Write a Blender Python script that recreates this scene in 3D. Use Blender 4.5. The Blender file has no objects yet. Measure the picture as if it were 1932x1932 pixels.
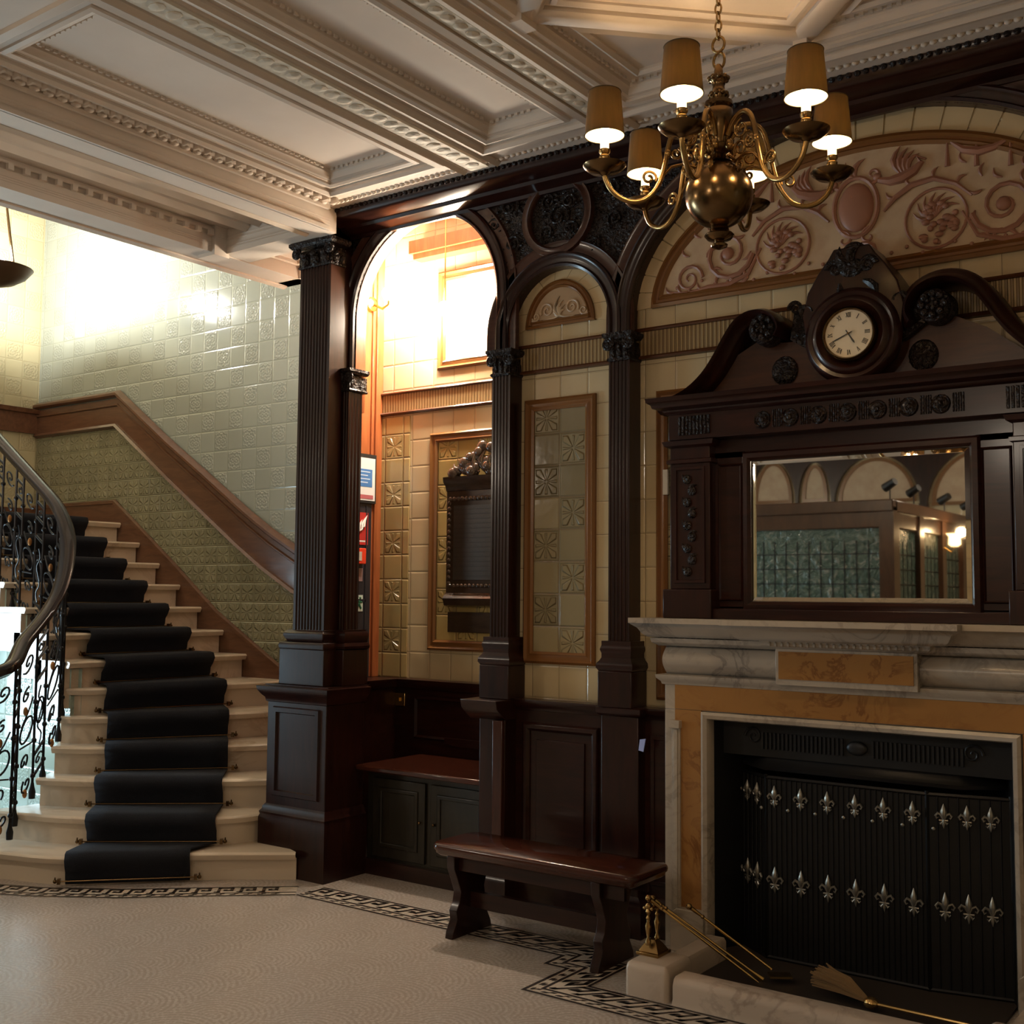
import bpy, bmesh, math, random
from mathutils import Vector, Matrix
PI=math.pi; S=math.sin; C=math.cos
sc=bpy.context.scene
COL=sc.collection
# ---------------------------------------------------------------- camera, world, exposure
yaw,pitch,roll,FPX=-0.62790797,0.07282575,0.00875353,2160.92
fwd=Vector((S(yaw)*C(pitch),C(yaw)*C(pitch),S(pitch))); rt0=Vector((C(yaw),-S(yaw),0)); up0=rt0.cross(fwd)
rt=rt0*C(roll)+up0*S(roll); up=-rt0*S(roll)+up0*C(roll)
cd=bpy.data.cameras.new('camera'); cam=bpy.data.objects.new('camera',cd); COL.objects.link(cam)
cd.sensor_width=36; cd.lens=FPX/1932*36; cd.clip_start=.05
m3=Matrix((rt,up,-fwd)).transposed().to_4x4(); m3.translation=Vector((0,0,1.55)); cam.matrix_world=m3
sc.camera=cam
vs=sc.view_settings; vs.view_transform='Standard'; vs.look='None'; vs.gamma=1; vs.use_curve_mapping=False; vs.exposure=0.15
w=bpy.data.worlds.new('world'); sc.world=w; w.use_nodes=True
w.node_tree.nodes['Background'].inputs[0].default_value=(.55,.6,.7,1); w.node_tree.nodes['Background'].inputs[1].default_value=.05
def area(name,loc,rot,sx,sy,col,e):
    l=bpy.data.lights.new(name,'AREA'); l.shape='RECTANGLE'; l.size=sx; l.size_y=sy; l.color=col; l.energy=e
    o=bpy.data.objects.new(name,l); COL.objects.link(o); o.location=loc; o.rotation_euler=rot; return o
def point(name,loc,r,col,e):
    l=bpy.data.lights.new(name,'POINT'); l.shadow_soft_size=r; l.color=col; l.energy=e
    o=bpy.data.objects.new(name,l); COL.objects.link(o); o.location=loc; return o
WARM=(1,.68,.36); WHITE=(1,.98,.90); SOFT=(1,.85,.68); DAY=(.62,.86,1)
# daylight through the window of the stair well, left of the frame, shining on the wall under the stairs
area('daylight_stair_window',(-8.93,2.42,1.05),(0,math.radians(-90),0),1.5,1.0,DAY,120)
# added fill lights out of view, brightening the hall and its floor
point('hall_lamp_light',(.7,-2.2,2.85),.16,SOFT,24)
point('entrance_lamp_light',(-2.2,-.9,2.85),.16,SOFT,42)
point('lobby_lamp_light',(-6.9,.4,2.8),.16,SOFT,62)
# ---------------------------------------------------------------- helpers
ROOT={}
SPLIT={'pedestal_moulding','hood_ribs','frieze_roundels','spandrel_carving','moulding','pilaster_capital','apron','carved_border','scroll_panel','lattice_panel','stud_row','knob_cluster','crest','hood_rosette','gilded_leaf','shade_trim','arch_keystone'}
class MB:
    def __init__(s): s.v=[]; s.f=[]
    def add(s,vs,fs):
        n=len(s.v); s.v+= [tuple(p) for p in vs]; s.f+=[tuple(i+n for i in f) for f in fs]; return s
    def box(s,x0,x1,y0,y1,z0,z1):
        if x0>x1:x0,x1=x1,x0
        if y0>y1:y0,y1=y1,y0
        if z0>z1:z0,z1=z1,z0
        return s.add([(x,y,z) for z in(z0,z1) for y in(y0,y1) for x in(x0,x1)],[(0,2,3,1),(4,5,7,6),(0,1,5,4),(2,6,7,3),(0,4,6,2),(1,3,7,5)])
    def obox(s,c,h,ang=0,M=None):
        M=M or Matrix.Rotation(ang,3,'Z'); c=Vector(c)
        vs=[c+M@Vector((x*h[0],y*h[1],z*h[2])) for z in(-1,1) for y in(-1,1) for x in(-1,1)]
        return s.add(vs,[(0,2,3,1),(4,5,7,6),(0,1,5,4),(2,6,7,3),(0,4,6,2),(1,3,7,5)])
    def ring(s,loops,closed=True,cap=True,loopclosed=False):
        n=len(loops[0]); base=len(s.v); fs=[]
        m=len(loops)
        for k in range(m if loopclosed else m-1):
            a=k*n; b=((k+1)%m)*n
            for i in range(n if closed else n-1):
                j=(i+1)%n; fs.append((a+i,a+j,b+j,b+i))
        if cap and not loopclosed and closed: fs.append(tuple(range(n))[::-1]); fs.append(tuple((m-1)*n+i for i in range(n)))
        return s.add([p for l in loops for p in l],fs)
    def lathe(s,cx,cy,prof,n=20,ax='Z',sx=1,sz=1,c0=0):
        L=[]
        for r,h in prof:
            r=max(r,.0004); l=[]
            for i in range(n):
                t=2*PI*i/n
                if ax=='Z': l.append((cx+r*C(t)*sx,cy+r*S(t),h+c0))
                elif ax=='Y': l.append((cx+r*C(t)*sx,h,cy+r*S(t)*sz))
                else: l.append((h,cx+r*C(t),cy+r*S(t)))
            L.append(l)
        return s.ring(L)
    def tube(s,pts,r,n=7,closed=False,flat=None):
        pts=[Vector(p) for p in pts]; L=[]; m=len(pts)
        rr=r if isinstance(r,(list,tuple)) else [r]*m
        pn=None
        for k,p in enumerate(pts):
            a=pts[k-1] if (k>0 or closed) else p; b=pts[(k+1)%m] if (k<m-1 or closed) else p
            t=(b-a)
            if t.length<1e-9: t=Vector((0,0,1))
            t.normalize()
            if pn is None:
                q=Vector((0,0,1)) if abs(t.z)<.9 else Vector((1,0,0)); pn=t.cross(q).normalized()
            else:
                pn=pn-t*pn.dot(t)
                if pn.length<1e-6: pn=t.cross(Vector((.3,.5,.8)))
                pn.normalize()
            bn=t.cross(pn); R_=max(rr[k],.0003)
            L.append([p+pn*(R_*C(2*PI*i/n))+bn*(R_*S(2*PI*i/n)) for i in range(n)])
        return s.ring(L,loopclosed=closed)
    def sweep(s,path,prof,a,closed=False):
        a=Vector(a); P=[Vector(p) for p in path]; m=len(P); L=[]
        for k,p in enumerate(P):
            t0=(p-P[k-1]).normalized() if (k>0 or closed) else None
            t1=(P[(k+1)%m]-p).normalized() if (k<m-1 or closed) else None
            if t0 is None:t0=t1
            if t1 is None:t1=t0
            n0=t0.cross(a).normalized(); n1=t1.cross(a).normalized(); nn=n0+n1
            if nn.length<1e-6: nn=n0
            nn.normalize(); sc_=1/max(.25,nn.dot(n0))
            L.append([p+nn*(u*sc_)+a*v for u,v in prof])
        return s.ring(L,loopclosed=closed)
    def ball(s,c,r,n=14,m=9):
        if not isinstance(r,(tuple,list)): r=(r,r,r)
        L=[]
        for j in range(m+1):
            t=PI*j/m-PI/2; L.append([(c[0]+r[0]*C(t)*C(2*PI*i/n)*(1 if 0<j<m else 1)+0,c[1]+r[1]*C(t)*S(2*PI*i/n),c[2]+r[2]*S(t)) for i in range(n)])
        L[0]=[(c[0]+r[0]*.02*C(2*PI*i/n),c[1]+r[1]*.02*S(2*PI*i/n),c[2]-r[2]) for i in range(n)]
        L[-1]=[(c[0]+r[0]*.02*C(2*PI*i/n),c[1]+r[1]*.02*S(2*PI*i/n),c[2]+r[2]) for i in range(n)]
        return s.ring(L)
    def vprism(s,poly,z0,z1):
        return s.ring([[(x,y,z0) for x,y in poly],[(x,y,z1) for x,y in poly]])
    def yprism(s,poly,y0,y1):
        return s.ring([[(x,y0,z) for x,z in poly],[(x,y1,z) for x,z in poly]])
    def xprism(s,poly,x0,x1):
        return s.ring([[(x0,y,z) for y,z in poly],[(x1,y,z) for y,z in poly]])
def clusters(mb,gap=.012):
    par=list(range(len(mb.v)))
    def fd(i):
        while par[i]!=i: par[i]=par[par[i]]; i=par[i]
        return i
    for f in mb.f:
        a=fd(f[0])
        for i in f[1:]: par[fd(i)]=a
    g={}
    for i in range(len(mb.v)): g.setdefault(fd(i),[]).append(i)
    B=[]
    for k,ix in g.items():
        c=[[mb.v[i][d] for i in ix] for d in range(3)]; B.append(([min(q)-gap for q in c],[max(q)+gap for q in c],[k]))
    ch=True
    while ch:
        ch=False; out=[]
        for b in B:
            for o in out:
                if all(b[0][d]<=o[1][d] and o[0][d]<=b[1][d] for d in range(3)):
                    for d in range(3): o[0][d]=min(o[0][d],b[0][d]); o[1][d]=max(o[1][d],b[1][d])
                    o[2].extend(b[2]); ch=True; break
            else: out.append(b)
        B=out
    res=[]
    for b in B:
        ks=set(b[2]); idx=[i for i in range(len(mb.v)) if fd(i) in ks]; mp={i:j for j,i in enumerate(idx)}
        m=MB(); m.v=[mb.v[i] for i in idx]; m.f=[tuple(mp[i] for i in f) for f in mb.f if f[0] in mp]; res.append(m)
    return res
def obj(name,mb,mat,parent=None,bev=0,smooth=40,split=None,**kw):
    if split is None: split=bool(parent) and name in SPLIT
    if split:
        o=None
        for m in clusters(mb): o=obj(name,m,mat,parent,bev,smooth,False,**kw)
        return o
    me=bpy.data.meshes.new(name)
    off=ROOT.get(parent.name,Vector()) if parent else Vector()
    me.from_pydata([tuple(Vector(v)-off) for v in mb.v],[],mb.f)
    bm=bmesh.new(); bm.from_mesh(me)
    bmesh.ops.recalc_face_normals(bm,faces=bm.faces); bm.to_mesh(me); bm.free()
    if smooth:
        me.polygons.foreach_set('use_smooth',[True]*len(me.polygons))
        me.set_sharp_from_angle(angle=math.radians(smooth))
    for m in (mat if isinstance(mat,list) else [mat]): me.materials.append(m)
    o=bpy.data.objects.new(name,me); COL.objects.link(o)
    if parent: o.parent=parent
    ROOT[o.name]=off
    if bev:
        b=o.modifiers.new('bevel','BEVEL'); b.width=bev; b.segments=2; b.limit_method='ANGLE'; b.angle_limit=math.radians(40)
    for k,v in kw.items(): o[k]=v
    return o
def thing(name,label,cat,loc,group=None):
    o=bpy.data.objects.new(name,None); COL.objects.link(o); o.location=loc; o.empty_display_size=.1
    o['label']=label; o['category']=cat
    if group:o['group']=group
    ROOT[o.name]=Vector(loc); return o
def tag(o,label,cat,group=None):
    o['label']=label; o['category']=cat
    if group:o['group']=group
    return o
def struct(name,mb,mat,parent=None,**k):
    o=obj(name,mb,mat,parent,**k)
    if not parent:o['kind']='structure'
    return o
def arc(cx,cz,a,b,t0,t1,n,y):
    return [(cx+a*C(t0+(t1-t0)*i/n),y,cz+b*S(t0+(t1-t0)*i/n)) for i in range(n+1)]
def spiral(c,r0,r1,t0,t1,n=18):
    return [(c[0]+(r0+(r1-r0)*i/n)*C(t0+(t1-t0)*i/n),c[1]+(r0+(r1-r0)*i/n)*S(t0+(t1-t0)*i/n)) for i in range(n+1)]
# ---------------------------------------------------------------- node expression helper
class X:
    nt=None
    def __init__(s,k): s.k=k
    @staticmethod
    def m(op,*a):
        n=X.nt.nodes.new('ShaderNodeMath'); n.operation=op
        for i,q in enumerate(a):
            if isinstance(q,X): X.nt.links.new(q.k,n.inputs[i])
            else: n.inputs[i].default_value=q
        return X(n.outputs[0])
    def __add__(s,o): return X.m('ADD',s,o)
    def __sub__(s,o): return X.m('SUBTRACT',s,o)
    def __mul__(s,o): return X.m('MULTIPLY',s,o)
    def __truediv__(s,o): return X.m('DIVIDE',s,o)
    __radd__=__add__; __rmul__=__mul__
    def fl(s): return X.m('FLOOR',s)
    def fr(s): return X.m('FRACT',s)
    def ab(s): return X.m('ABSOLUTE',s)
    def gt(s,o): return X.m('GREATER_THAN',s,o)
    def lt(s,o): return X.m('LESS_THAN',s,o)
    def mn(s,o): return X.m('MINIMUM',s,o)
    def mx(s,o): return X.m('MAXIMUM',s,o)
    def ss(s,a,b):
        n=X.nt.nodes.new('ShaderNodeMapRange'); n.interpolation_type='SMOOTHSTEP'; X.nt.links.new(s.k,n.inputs[0])
        n.inputs[1].default_value=a; n.inputs[2].default_value=b; return X(n.outputs[0])
def newmat(name,rough=.5,metal=0,col=None,coat=0):
    m=bpy.data.materials.new(name); m.use_nodes=True; nt=m.node_tree; X.nt=nt; b=nt.nodes['Principled BSDF']
    b.inputs['Roughness'].default_value=rough; b.inputs['Metallic'].default_value=metal
    if col: b.inputs['Base Color'].default_value=(*col,1)
    if coat: b.inputs['Coat Weight'].default_value=coat; b.inputs['Coat Roughness'].default_value=.12
    return m,nt,b
def pos(nt):
    g=nt.nodes.new('ShaderNodeNewGeometry'); s=nt.nodes.new('ShaderNodeSeparateXYZ'); nt.links.new(g.outputs['Position'],s.inputs[0])
    return g.outputs['Position'],X(s.outputs[0]),X(s.outputs[1]),X(s.outputs[2])
def noise(nt,vec,scale,detail=3,rough=.55,dist=0,dim='3D'):
    n=nt.nodes.new('ShaderNodeTexNoise'); nt.links.new(vec,n.inputs['Vector']); n.inputs['Scale'].default_value=scale
    n.inputs['Detail'].default_value=detail; n.inputs['Roughness'].default_value=rough; n.inputs['Distortion'].default_value=dist
    return X(n.outputs['Fac'])
def ramp(nt,fac,stops):
    r=nt.nodes.new('ShaderNodeValToRGB'); nt.links.new(fac.k,r.inputs[0]); e=r.color_ramp.elements
    while len(e)<len(stops): e.new(.5)
    for i,(p,c) in enumerate(stops): e[i].position=p; e[i].color=(*c,1)
    return r.outputs[0]
def mixc(nt,fac,a,b):
    n=nt.nodes.new('ShaderNodeMix'); n.data_type='RGBA'
    if isinstance(fac,X): nt.links.new(fac.k,n.inputs[0])
    else: n.inputs[0].default_value=fac
    for i,q in ((6,a),(7,b)):
        if isinstance(q,tuple): n.inputs[i].default_value=(*q,1)
        else: nt.links.new(q,n.inputs[i])
    return n.outputs[2]
def bump(nt,b,h,strength=.5,dist=.005):
    n=nt.nodes.new('ShaderNodeBump'); n.inputs['Strength'].default_value=strength; n.inputs['Distance'].default_value=dist
    nt.links.new(h.k,n.inputs['Height']); nt.links.new(n.outputs[0],b.inputs['Normal'])
def tile(name,col,ax='X',size=.152,mode='plain',emb=None,var=.12,rough=.13,grout=(.20,.14,.08),u0=0,v0=0,gw=.012,hue=None):
    m,nt,b=newmat(name,rough)
    P,x,y,z=pos(nt); u=((x if ax=='X' else y)-u0)/size; v=(z-v0)/size
    cu,cv=u.fl(),v.fl(); lu,lv=u.fr()-.5,v.fr()-.5
    wn=nt.nodes.new('ShaderNodeTexWhiteNoise'); wn.noise_dimensions='2D'
    cb=nt.nodes.new('ShaderNodeCombineXYZ'); nt.links.new(cu.k,cb.inputs[0]); nt.links.new(cv.k,cb.inputs[1]); nt.links.new(cb.outputs[0],wn.inputs['Vector'])
    rnd=X(wn.outputs['Value'])
    edge=(lu.ab()).mx(lv.ab())
    g=edge.gt(.5-gw)
    nz=noise(nt,P,6,3)
    d=tuple(c*(1-var*2) for c in col); l=tuple(min(1,c*(1+var)) for c in col)
    c0=mixc(nt,rnd*.75+nz*.35,d,l)
    if hue: c0=mixc(nt,noise(nt,P,1.7,2).ss(.4,.6),c0,hue)
    nt.links.new(mixc(nt,g,c0,grout),b.inputs['Base Color'])
    h=(X.m('MULTIPLY',edge.ss(.44,.5),-1.0))*.6+noise(nt,P,14,2)*.12
    if emb:
        chk=((cu+cv)*.5).fr().gt(.25) if mode=='check' else (X.m('ADD',cu*0,1.0) if mode=='all' else None)
        if mode=='alt': chk=(cv*.5).fr().gt(.25)*X.m('COMPARE',cu,0.0,.1)
        r=X.m('SQRT',lu*lu+lv*lv); th=X.m('ARCTAN2',lv,lu)
        if emb=='cross':
            ray=(X.m('COSINE',th*4.0+PI)).ss(.1,.75); ray2=(X.m('COSINE',th*8.0)).ss(.3,.9)*.6
            e=(ray.mx(ray2))*r.ss(.03,.1)*(X.m('SUBTRACT',1.0,edge.ss(.36,.41)))
            e=e+edge.ss(.43,.45)*.5
        else:
            p1=X.m('COSINE',th*6.0)*.06+.2
            e=X.m('SINE',r*34.0)*X.m('COSINE',th*6.0)
            e=e.ss(-.2,.5)*(X.m('SUBTRACT',1.0,edge.ss(.40,.45)))
            e=e+X.m('SUBTRACT',1.0,r.ss(.04,.09))*.7
        h=h+e*chk*1.3
    bump(nt,b,h,.45 if emb=='flower' else (1.0 if emb else .6),.009 if emb=='cross' else .006)
    return m
def marble(name,base,vein,scale=3,rough=.25,amt=.5):
    m,nt,b=newmat(name,rough); P,x,y,z=pos(nt)
    n=noise(nt,P,scale,6,.62,1.6); v=(n-.5).ab(); n2=noise(nt,P,scale*.6,3)
    f=(X.m('SUBTRACT',1.0,v.ss(.0,.06))*amt)*n2.ss(.35,.7)+n2.ss(.45,.8)*.35
    nt.links.new(mixc(nt,f,base,vein),b.inputs['Base Color']); return m
def wood(name,c1,c2,rough=.28,sc_=(2,2,18),coat=.35,carve=0):
    m,nt,b=newmat(name,rough,coat=coat); P,x,y,z=pos(nt); b.inputs['Specular IOR Level'].default_value=.32
    mp=nt.nodes.new('ShaderNodeMapping'); nt.links.new(P,mp.inputs[0]); mp.inputs['Scale'].default_value=sc_
    n=noise(nt,mp.outputs[0],2.2,4,.6,.8)
    nt.links.new(ramp(nt,n,[(.3,c1),(.7,c2)]),b.inputs['Base Color'])
    if carve:
        q=noise(nt,P,carve,2,.5,2.2); v=nt.nodes.new('ShaderNodeTexVoronoi'); nt.links.new(P,v.inputs['Vector']); v.inputs['Scale'].default_value=carve*1.3
        h=q.ss(.4,.6)+X(v.outputs['Distance']).ss(.1,.5)*.7; bump(nt,b,h,.7,.02)
    return m
# ---------------------------------------------------------------- materials
MAHO=wood('dark_mahogany',(.012,.0035,.0028),(.030,.008,.005),sc_=(14,14,1.6),coat=.15)
MAHOH=wood('dark_mahogany_horizontal',(.012,.0035,.0028),(.033,.009,.0055),sc_=(1.6,14,14),coat=.15)
SEAT=wood('red_mahogany_seat',(.035,.009,.005),(.065,.017,.009),rough=.18,sc_=(1.6,14,14))
CARVE=wood('carved_dark_mahogany',(.009,.005,.004),(.022,.010,.007),rough=.42,coat=.08,sc_=(8,8,8),carve=28)
REDW=wood('lit_red_mahogany',(.27,.075,.024),(.42,.13,.045),sc_=(10,10,1.2),rough=.35)  # brighter copy of the mahogany, the alcove lamp's glow put into its colour
PINE=wood('stair_rail_mahogany',(.10,.045,.024),(.17,.08,.042),rough=.3,sc_=(2,12,12))
CREAM=tile('cream_glazed_tile',(.54,.42,.245),size=.163,u0=-3.185,v0=.06,gw=.008,hue=(.55,.45,.28))
CREAMY=tile('cream_glazed_tile_side',(.60,.47,.27),ax='Y')
CREAMR=tile('cream_glazed_border_tile',(.60,.47,.27),u0=-.4)
OLIVE=tile('olive_glazed_panel_tile',(.27,.215,.12),mode='check',emb='cross',size=.1625,u0=-3.3475,v0=1.235,var=.16)
OLIVEA=tile('golden_glazed_panel_tile',(.42,.30,.11),mode='check',emb='cross',u0=-4.44,v0=1.275,size=.156)
OLIVEB=tile('golden_glazed_strip_tile',(.45,.34,.15),mode='alt',emb='cross',u0=-4.87,v0=1.04,size=.151)
GREEN=tile('pale_green_embossed_tile',(.335,.365,.32),mode='check',emb='flower',var=.035,rough=.12,grout=(.27,.30,.22),gw=.006)
GREENL=tile('moss_green_small_tile',(.29,.27,.165),mode='all',emb='cross',var=.1,size=.135,rough=.16,grout=(.22,.21,.11),gw=.006)
YELL=tile('buff_embossed_tile',(.50,.45,.28),ax='Y',mode='check',emb='flower',var=.08,grout=(.36,.30,.18),gw=.006)
SPAN=tile('pale_blue_green_tile',(.42,.54,.48),mode='check',emb='flower',var=.05,grout=(.4,.48,.42),gw=.005)
m,nt,b=newmat('brown_glazed_moulding',.22); b.inputs['Base Color'].default_value=(.20,.085,.025,1); BRN=m
m,nt,b=newmat('dark_brown_tile_line',.22,col=(.09,.032,.012)); BRND=m
def ribbed(name,c1,c2,ax='X',n=46):
    m,nt,b=newmat(name,.25); P,x,y,z=pos(nt); f=X.m('SINE',(x if ax=='X' else y)*(2*PI*n)).ss(-.6,.6)
    nt.links.new(mixc(nt,f,c1,c2),b.inputs['Base Color']); bump(nt,b,f,.8,.006); return m
RIB=ribbed('fluted_tan_frieze_tile',(.20,.125,.055),(.36,.25,.12))
MARB=marble('grey_white_marble',(.42,.36,.295),(.14,.12,.11),4)
KERB=marble('pinkish_kerb_marble',(.56,.46,.37),(.30,.23,.18),3)
STEPM=marble('cream_stair_marble',(.66,.55,.42),(.33,.22,.14),2.2,rough=.2,amt=.35)
SIENA=marble('siena_yellow_marble',(.33,.16,.048),(.18,.07,.022),5,rough=.25,amt=.9)
def plain(name,c,r=.5,metal=0,coat=0): return newmat(name,r,metal,c,coat)[0]
m,nt,b=newmat('cream_ceiling_plaster',.75); P,x,y,z=pos(nt); nt.links.new(ramp(nt,noise(nt,P,3,3),[(.3,(.60,.51,.43)),(.7,(.66,.565,.48))]),b.inputs['Base Color']); PLAS=m
m,nt,b=newmat('ornamented_plaster',.7,col=(.57,.49,.38)); P,x,y,z=pos(nt)
v=nt.nodes.new('ShaderNodeTexVoronoi'); nt.links.new(P,v.inputs['Vector']); v.inputs['Scale'].default_value=26; bump(nt,b,X(v.outputs['Distance']),.4,.01); PLASO=m
m,nt,b=newmat('navy_carpet_pile',.95); P,x,y,z=pos(nt); n=noise(nt,P,260,2)
nt.links.new(ramp(nt,n,[(.3,(.0035,.0045,.009)),(.7,(.010,.012,.02))]),b.inputs['Base Color']); bump(nt,b,n,.7,.004); CARP=m
BRASS=newmat('aged_brass',.27,1,(.38,.24,.095))[0]
BRASSD=newmat('dark_antique_brass',.22,1,(.17,.105,.048))[0]
BRASSB=newmat('bright_brass',.2,1,(.75,.5,.2))[0]
IRON=newmat('black_wrought_iron',.38,.5,(.012,.012,.014))[0]
IRONB=newmat('black_cast_iron',.5,.3,(.007,.007,.008))[0]
STEEL=newmat('polished_steel_fleur',.32,.8,(.30,.29,.26))[0]
m,nt,b=newmat('cream_clock_dial',.5,col=(.62,.55,.42)); DIAL=m
INK=plain('black_numeral_paint',(.02,.018,.015))
PINK=plain('terracotta_pink_relief',(.33,.15,.095),.45)
m,nt,b=newmat('mottled_buff_relief_ground',.45); P,x,y,z=pos(nt); nt.links.new(ramp(nt,noise(nt,P,9,4),[(.3,(.44,.30,.19)),(.65,(.54,.41,.27))]),b.inputs['Base Color']); BUFF=m
BUFFR=plain('buff_relief_ornament',(.36,.235,.13),.4)
mm,nt,b=newmat('mirror_silver',.02,1,(.78,.76,.70)); MIRR=mm
# floor : beige terrazzo with fan shaped mosaic arcs
m,nt,b=newmat('beige_mosaic_terrazzo',.24); P,x,y,z=pos(nt)
v=nt.nodes.new('ShaderNodeTexVoronoi'); nt.links.new(P,v.inputs['Vector']); v.inputs['Scale'].default_value=75
a_=(x/.36).fr()-.5; b_=(y/.22+(x/.36).fl()*.5).fr(); rr=X.m('SQRT',a_*a_*1.6+b_*b_*.6); arcs=X.m('SINE',rr*75.0).ss(-.7,.8)
f=X(v.outputs['Color'] if False else v.outputs['Distance']).ss(.1,.6)*.45+arcs*.28+noise(nt,P,1.4,3)*.5
nt.links.new(ramp(nt,f,[(.15,(.53,.465,.42)),(.55,(.46,.40,.355)),(.95,(.37,.315,.275))]),b.inputs['Base Color'])
bump(nt,b,f,.15,.003); TERR=m
m,nt,b=newmat('pale_border_mosaic',.35); P,x,y,z=pos(nt); nt.links.new(ramp(nt,noise(nt,P,120,2),[(.3,(.58,.50,.41)),(.7,(.44,.37,.30))]),b.inputs['Base Color']); BORD=m
BORDD=plain('black_brown_border_mosaic',(.022,.013,.011),.35)
def emis(name,c,s,base=(.8,.8,.8)):
    m,nt,b=newmat(name,.5,col=base); b.inputs['Emission Color'].default_value=(*c,1); b.inputs['Emission Strength'].default_value=s; return m
GLOWC=emis('lit_candle_tube',(1,.62,.26),4.5); GLOWB=emis('lit_bulb',(1,.7,.38),30)
def transl(name,c,t,mixv):
    m,nt,b=newmat(name,.85); P,x,y,z=pos(nt); mp=nt.nodes.new('ShaderNodeMapping'); nt.links.new(P,mp.inputs[0]); mp.inputs['Scale'].default_value=(1,1,.12)
    nt.links.new(ramp(nt,noise(nt,mp.outputs[0],60,2),[(.3,tuple(q*.8 for q in c)),(.7,tuple(q*1.2 for q in c))]),b.inputs['Base Color'])
    tr=nt.nodes.new('ShaderNodeBsdfTranslucent'); tr.inputs[0].default_value=(*t,1)
    mx=nt.nodes.new('ShaderNodeMixShader'); mx.inputs[0].default_value=mixv; out=nt.nodes['Material Output']
    nt.links.new(b.outputs[0],mx.inputs[1]); nt.links.new(tr.outputs[0],mx.inputs[2]); nt.links.new(mx.outputs[0],out.inputs[0]); return m
SHADE=transl('olive_silk_shade',(.06,.043,.02),(.42,.32,.12),.07)
LINING=transl('cream_shade_lining',(.8,.68,.48),(.6,.42,.2),.25)
Yd=(0,-1,0); Zu=(0,0,1)
YW=4.80           # tiled face of the arcade wall
# ================================================================ STRUCTURE
o=struct('floor',MB().box(-9.2,2.2,-4.4,5.7,-.1,0),TERR)
struct('wall_back',MB().box(-3.48,-2.29,YW,YW+.25,0,3.9).box(-2.29,-1.03,YW,YW+.25,1.06,3.9).box(-1.03,2.0,YW,YW+.25,0,3.9),CREAM)
struct('wall_alcove',MB().box(-4.93,-3.4,5.35,5.6,0,4.1),CREAM)
# alcove right reveal
struct('wall_alcove_side',MB().box(-3.5,-3.3,5.05,5.35,0,4.1),CREAMY)
struct('wall_stair',MB().box(-9.2,-4.93,5.48,5.75,0,6.2),GREEN)
struct('wall_landing',MB().box(-9.25,-9.0,3.0,5.6,0,6.2),YELL)
struct('wall_right',MB().box(2.0,2.2,-4.4,5.1,0,3.9),CREAMY)
struct('wall_front',MB().box(-9.2,2.2,-4.4,-4.2,0,3.9),CREAM)
# left wall of the hall with the window that lights the stair foot
wl=struct('wall_left',MB().box(-9.25,-9.0,-4.4,1.9,0,6.2).box(-9.25,-9.0,1.9,3.0,0,.3).box(-9.25,-9.0,1.9,3.0,1.8,6.2),YELL)
f=MB()
for y in (1.9,2.42,2.95): f.box(-9.12,-9.02,y,y+.05,.3,1.8)
for z in (.3,1.0,1.75): f.box(-9.12,-9.02,1.9,3.0,z,z+.05)
win=struct('window_1',MB().box(-9.09,-9.08,1.9,3.0,.3,1.8),newmat('clear_window_glass',0,0,(.9,.95,1))[0])
win.data.materials[0].node_tree.nodes['Principled BSDF'].inputs['Transmission Weight'].default_value=1
struct('window_frame',f,PINE,win)
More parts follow.
